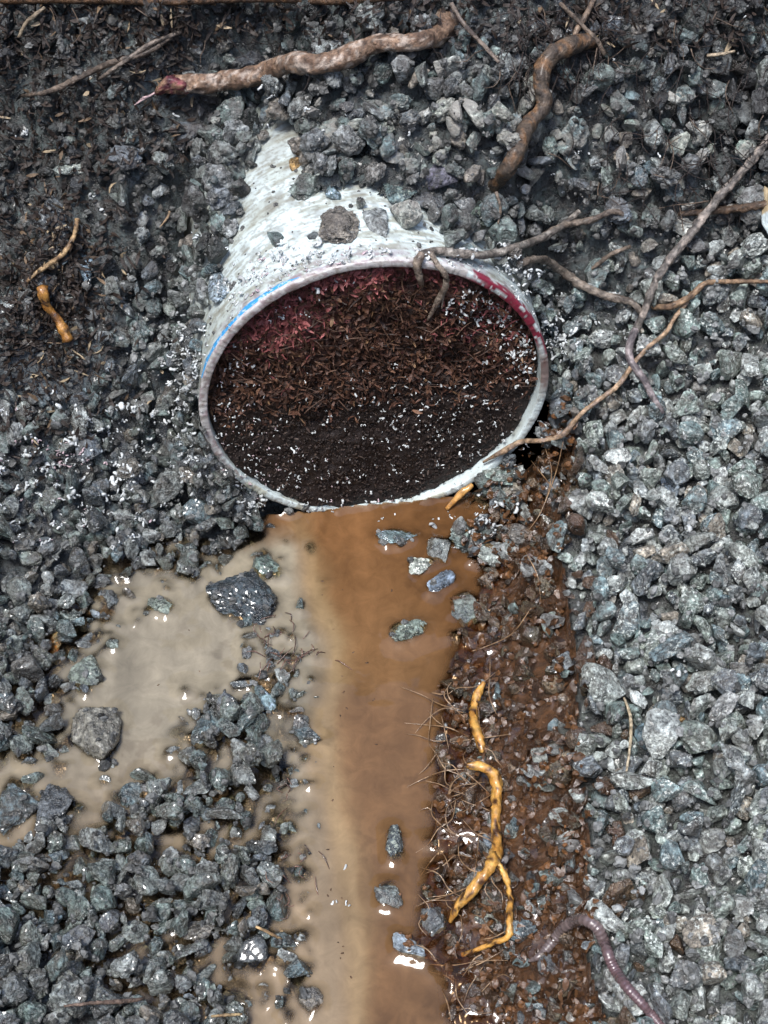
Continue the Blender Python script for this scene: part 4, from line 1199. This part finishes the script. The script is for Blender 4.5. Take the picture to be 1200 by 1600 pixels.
# fine rootlets in the mud (parts of the mud bank) and their like over the upper slope
fine = [[(700, 1085), (715, 1075), (745, 1072), (775, 1050)], [(672, 1082), (690, 1085), (700, 1083)], [(676, 1090), (672, 1130), (670, 1160), (682, 1178)], [(690, 1120), (697, 1150), (702, 1175)],
        [(682, 1178), (695, 1200), (720, 1212), (740, 1228)], [(682, 1178), (665, 1200), (652, 1212)], [(706, 1220), (700, 1245), (706, 1260)], [(712, 1250), (706, 1280), (685, 1295), (668, 1320), (645, 1335)],
        [(690, 1325), (670, 1350), (655, 1372)], [(748, 1306), (745, 1340), (740, 1372)], [(770, 1240), (735, 1262), (712, 1275)], [(700, 1400), (680, 1405), (655, 1412)], [(735, 1385), (700, 1398), (668, 1402)],
        [(600, 1503), (660, 1506), (710, 1508), (765, 1497)], [(790, 1482), (755, 1503), (715, 1520)], [(755, 1510), (735, 1540), (725, 1565)], [(720, 1430), (722, 1455), (716, 1475)], [(790, 1455), (770, 1465), (750, 1468)],
        [(690, 1545), (700, 1570), (705, 1600)], [(712, 1530), (715, 1560), (735, 1590)], [(655, 1268), (668, 1262), (680, 1272)], [(745, 1225), (720, 1240), (700, 1246)], [(830, 950), (800, 990), (760, 1010), (735, 1018)],
        [(852, 700), (862, 740), (850, 790)], [(830, 720), (850, 745), (870, 770)], [(880, 690), (868, 740), (845, 800), (825, 830)], [(820, 860), (840, 900), (845, 940)]]
for q_ in range(42):
    x = random.gauss(728, 28); y = random.uniform(1040, 1590); a = math.pi - random.gauss(-.35, .45); f = [(x, y)]
    L = random.uniform(30, 110)
    for _ in range(3):
        a += random.gauss(0, .6); x += math.cos(a) * L / 3; y += math.sin(a) * L / 3; f.append((x, y))
    fine.append(f)
for n_, f in enumerate(fine):
    (V, T), *_ = root_geo(f, [.6, 1.15, .95, .4], sides=6, bump=.1, lift=1.2, smooth=8, seed=60 + n_)
    link('rootlet', mesh_np('rootlet', V, T, (M_ROOTWET,), root_col(V, 0, 0, (.14, .08, .04), (.34, .22, .12), None, n_)), BED['mud'])
DK = Joined()
for _ in range(330):
    z = random.random()
    if z < .45: x, y = random.gauss(1080, 75), random.uniform(-10, 330)
    elif z < .8: x, y = random.uniform(780, 960), random.uniform(0, 130)
    else: x, y = random.uniform(-20, 760), random.uniform(-10, 90 if random.random() < .6 else 250)
    if 330 < x < 760 and y > 100: continue
    a = random.gauss(1.6, .55); L = random.uniform(18, 80)
    pts = [(x, y)]
    for q_ in range(3):
        a += random.gauss(0, .45); x += math.cos(a) * L / 3; y += math.sin(a) * L / 3; pts.append((x, y))
    (V, T), *_ = root_geo(pts, [random.uniform(.6, 1.3), .95, .75, .45], sides=5, bump=0, lift=random.uniform(.5, 3), smooth=10, seed=_, step=9)
    DK.add(V, T, np.array([.024, .016, .013]) * random.uniform(.5, 1.8) if random.random() < .9 else np.array([.12, .085, .06]))
link('fine_rootlets', DK.build('fine_rootlets', (M_ROOT,)), kind='stuff', label='tangle of fine dark rootlets hanging over the upper slope')

# dead fibres and leaf litter over the dark soil at the side
LT = Joined()
px = np.concatenate([rng.normal(70, 60, 1500), rng.uniform(-40, 300, 900), rng.uniform(100, 1200, 700)]); py = np.concatenate([rng.normal(470, 105, 1500), rng.uniform(-20, 270, 900), rng.uniform(-20, 75, 700)])
P = hit(px, py, HMW)
for a, b_, p in zip(px, py, P):
    if in_mouth(a, b_, 20) or (a > 330 and b_ > 100): continue
    g = random.random()
    c = np.array([.018, .012, .009]) * random.uniform(.4, 2.0)
    if g > .93: c = np.array([.10, .066, .038]) * random.uniform(.6, 1.5)
    if g > .975: c = np.array([.32, .25, .16])
    flake(LT, p + np.array([0, -.0006, .0010]), np.array([0, -.6, .8]) + rng.normal(size=3) * .5, random.uniform(.002, .0085), random.uniform(.0005, .0022), c)
link('leaf_litter', LT.build('leaf_litter', (M_FLAKE,), False), kind='stuff', label='dark fibrous leaf litter covering the soil beside the gravel')
# reddish fibres floating at the puddle's edge
RF = Joined()
for _ in range(70):
    x, y = random.choice([(440, 1000), (455, 1015), (420, 1025), (435, 1010), (450, 1245), (455, 1400), (470, 1340)]); x += random.gauss(0, 22); y += random.gauss(0, 22)
    a = random.uniform(0, 6.28); L = random.uniform(8, 38)
    pts = [(x, y), (x + math.cos(a) * L / 2 + random.gauss(0, 5), y + math.sin(a) * L / 2 + random.gauss(0, 5)), (x + math.cos(a) * L, y + math.sin(a) * L)]
    (V, T), *_ = root_geo(pts, [.7, 1.1, .5], sides=5, bump=0, lift=.6, smooth=8, seed=_, step=8)
    RF.add(V, T, np.array([.10, .048, .032]) * random.uniform(.4, 1.5))
link('red_rootlets', RF.build('red_rootlets', (M_ROOTWET,)), kind='stuff', label='reddish rootlets floating along the edge of the puddle')

# brown wet leaf scraps in the mud bank
MS = Joined()
px = rng.uniform(690, 930, 1300); py = rng.uniform(660, 1620, 1300); P = hit(px, py, HMW)
for a, b_, p in zip(px, py, P):
    jx = min(max(int((p[0] - X0) / RES), 0), NX - 1); jy = min(max(int((p[1] - Y0) / RES), 0), NY - 1)
    if not MUDM[jy, jx] or p[2] < ZW + .0005 or in_mouth(a, b_, 8): continue
    c = np.array([.056, .028, .013]) * random.uniform(.3, 1.9)
    flake(MS, p + np.array([0, 0, .0006]), np.array([-.3, -.3, 1]) + rng.normal(size=3) * .45, random.uniform(.002, .0065), random.uniform(.001, .003), c, .5)
k = NT('wet_scrap'); M_WET = k.set(Base_Color=k.attr('Col'), Roughness=.10, Specular_IOR_Level=.8, Normal=k.bump(k.noise(k.pos(), 500, 4, .7), .0008, .8))
link('wet_scraps', MS.build('wet_scraps', (M_WET,)), BED['mud'], kind='stuff')

# ------------------------------------------------------------------ plastic shavings left by the saw
def curl(s):
    kind = random.random()
    if kind < .18:
        t = np.linspace(0, random.uniform(2, 4.6), 7); P = np.stack([np.cos(t), np.sin(t), t * .12], -1) * s * .6
    elif kind < .4:
        t = np.linspace(-1, 1, 6); P = np.stack([t * s * .8, np.sin(t * 2.5) * s * .4, np.abs(t) * s * .25], -1)
    else:
        t = np.linspace(-1, 1, 4); P = np.stack([t * s * .5, t * t * s * random.uniform(-.3, .3), 0 * t], -1)
    P = P @ rot_any().T
    n_ = len(P)
    return tube(P, s * random.uniform(.20, .42) * rng.uniform(.6, 1.2, n_), 5, .3, random.randint(0, 99), random.uniform(.4, 1))

SH, SHP = Joined(), Joined()
def shav(x, y, s=None, pink=.0):
    mo = mouth(x, y)[0]
    onplug = not np.isnan(mo[0])
    h = hit(x, y, HMW)[0]
    if onplug and ((h - PC) @ PAX > -.002 or np.linalg.norm(mo - CAM) < np.linalg.norm(h - CAM)):
        p = mo - PAX * .0022; J = SHP
    elif in_mouth(x, y, 0): return
    else: p = h; J = SH
    s = (s or .0008 + .0020 * random.random() ** 1.5 * (1 if J is SH else .7)) * random.choice((.7, 1, 1, 1.4))
    for _k in range(random.choice((1, 2, 3, 5) if J is SH else (1, 1, 2, 3))):
        V, T = curl(s * (1 if _k == 0 else random.uniform(.4, .9)))
        g = random.uniform(.35, .80)
        c = np.array([g * .95, g, g])
        if random.random() < pink: c = np.array([.52, .40, .43]); V = V * .7
        off = np.array([random.gauss(0, s), random.gauss(0, s) * .6, abs(random.gauss(0, s)) * .3]) if _k else np.zeros(3)
        J.add(V + p + off + np.array([0, -.0003, s * .25]), T, c)
def cloud(n, cx, cy, sx_, sy_, pink=.0, s=None):
    for _ in range(n): shav(random.gauss(cx, sx_), random.gauss(cy, sy_), s and random.uniform(*s), pink)
cloud(75, 195, 690, 55, 45)
cloud(60, 60, 740, 55, 55, .12)
cloud(40, 130, 790, 70, 40)
cloud(22, 100, 715, 26, 12, .9)
cloud(60, 285, 620, 28, 70)
cloud(45, 290, 560, 22, 40)
cloud(150, 780, 480, 40, 32)
cloud(60, 815, 545, 18, 30)
cloud(60, 870, 525, 26, 22)
cloud(70, 640, 405, 110, 9, .15)
cloud(60, 480, 420, 60, 16, .1)
cloud(70, 410, 455, 40, 24, .15)
cloud(120, 690, 660, 75, 42, s=(.0005, .0013))
cloud(70, 610, 690, 120, 50, s=(.0004, .0013))
cloud(80, 440, 735, 55, 22, .3, s=(.0005, .0015))
cloud(50, 385, 660, 25, 35, .4, s=(.0005, .0013))
cloud(40, 365, 560, 20, 30, .4, s=(.0005, .0013))
cloud(50, 560, 600, 120, 40, s=(.0004, .0012))
cloud(30, 545, 790, 60, 8, .2)
cloud(28, 760, 800, 36, 26)
cloud(14, 390, 790, 14, 8)
for x, y in [(700, 800), (880, 300), (920, 240), (770, 238), (865, 272), (960, 93), (305, 372), (440, 405), (550, 180), (485, 160), (505, 205), (980, 530), (975, 520), (945, 830), (1060, 1052), (42, 210), (40, 206), (36, 212),
             (145, 308), (160, 330), (275, 182), (480, 172), (580, 205), (890, 50), (1030, 243), (540, 1355), (492, 1158), (520, 1410), (545, 1415), (1075, 830), (250, 750), (700, 470), (640, 210), (895, 195), (420, 200)]:
    shav(x, y, random.uniform(.0012, .0026))
for _ in range(60): shav(random.uniform(20, 1180), random.uniform(20, 860), random.uniform(.0005, .0013))
link('plastic_shavings', SH.build('plastic_shavings', (M_SHAVE,)), kind='stuff', label='curly white plastic saw shavings scattered around the pipe')
link('plastic_shavings', SHP.build('plastic_shavings', (M_SHAVE,)), plug, kind='stuff')

# ------------------------------------------------------------------ earthworm
wp = [(826, 1502), (845, 1492), (866, 1468), (885, 1446), (910, 1437), (932, 1448), (945, 1475), (957, 1508), (978, 1540), (1005, 1570), (1030, 1600), (1052, 1630)]
(V, T), P, r, t = root_geo(wp, [4, 8, 9.5, 10.5, 11, 10, 9.5, 9.5, 9, 8.5, 8.5, 8], sides=20, bump=0, lift=.75, smooth=50, step=1.2)
n = len(P); ring = 1 + .05 * np.sin(np.arange(n) * 1.25)
r = r * ring * np.interp(t, [0, .015, .05], [.45, .85, 1])
V, T = tube(P, r, 20, 0, 0, .9)
tv = np.concatenate([np.repeat(t, 20), [0, 1]])
c = np.stack([np.interp(tv, [0, .25, .42, .55, 1], q_) for q_ in ([.125, .13, .135, .115, .12], [.098, .10, .10, .072, .077], [.095, .097, .10, .078, .084])], -1)
groove = np.concatenate([np.repeat(np.sin(np.arange(n) * 1.25), 20), [0, 0]])
c = c * (1 + .16 * groove)[:, None]
link('earthworm', mesh_np('earthworm', V, T, (M_WORM,), c), label='pinkish brown earthworm crawling from the mud onto the gravel', cat='worm')

# ------------------------------------------------------------------ pale broken plastic piece at the photo's edge
V, T = stone_shape(4242, 4, planes=7, rough=.03, aspect=np.array([.5, 1, .3]))
p = at_z(1207, 340, hit(1190, 350)[0][2] + .006)
V = V * .016
colp = np.where((V[:, 1] > .002)[:, None], np.array([.42, .33, .2]), np.array([.58, .66, .66])) * (1 + .15 * fbm(V[:, 0] * 300, V[:, 1] * 300, V[:, 2] * 300, 3, 2))[:, None]
o = link('pipe_shard', mesh_np('pipe_shard', V, T, (M_SHAVE,), np.clip(colp, 0, 1)), label='pale broken shard poking in at the photo edge', cat='shard')
o.location = p; o.rotation_euler = (.5, .2, .15)
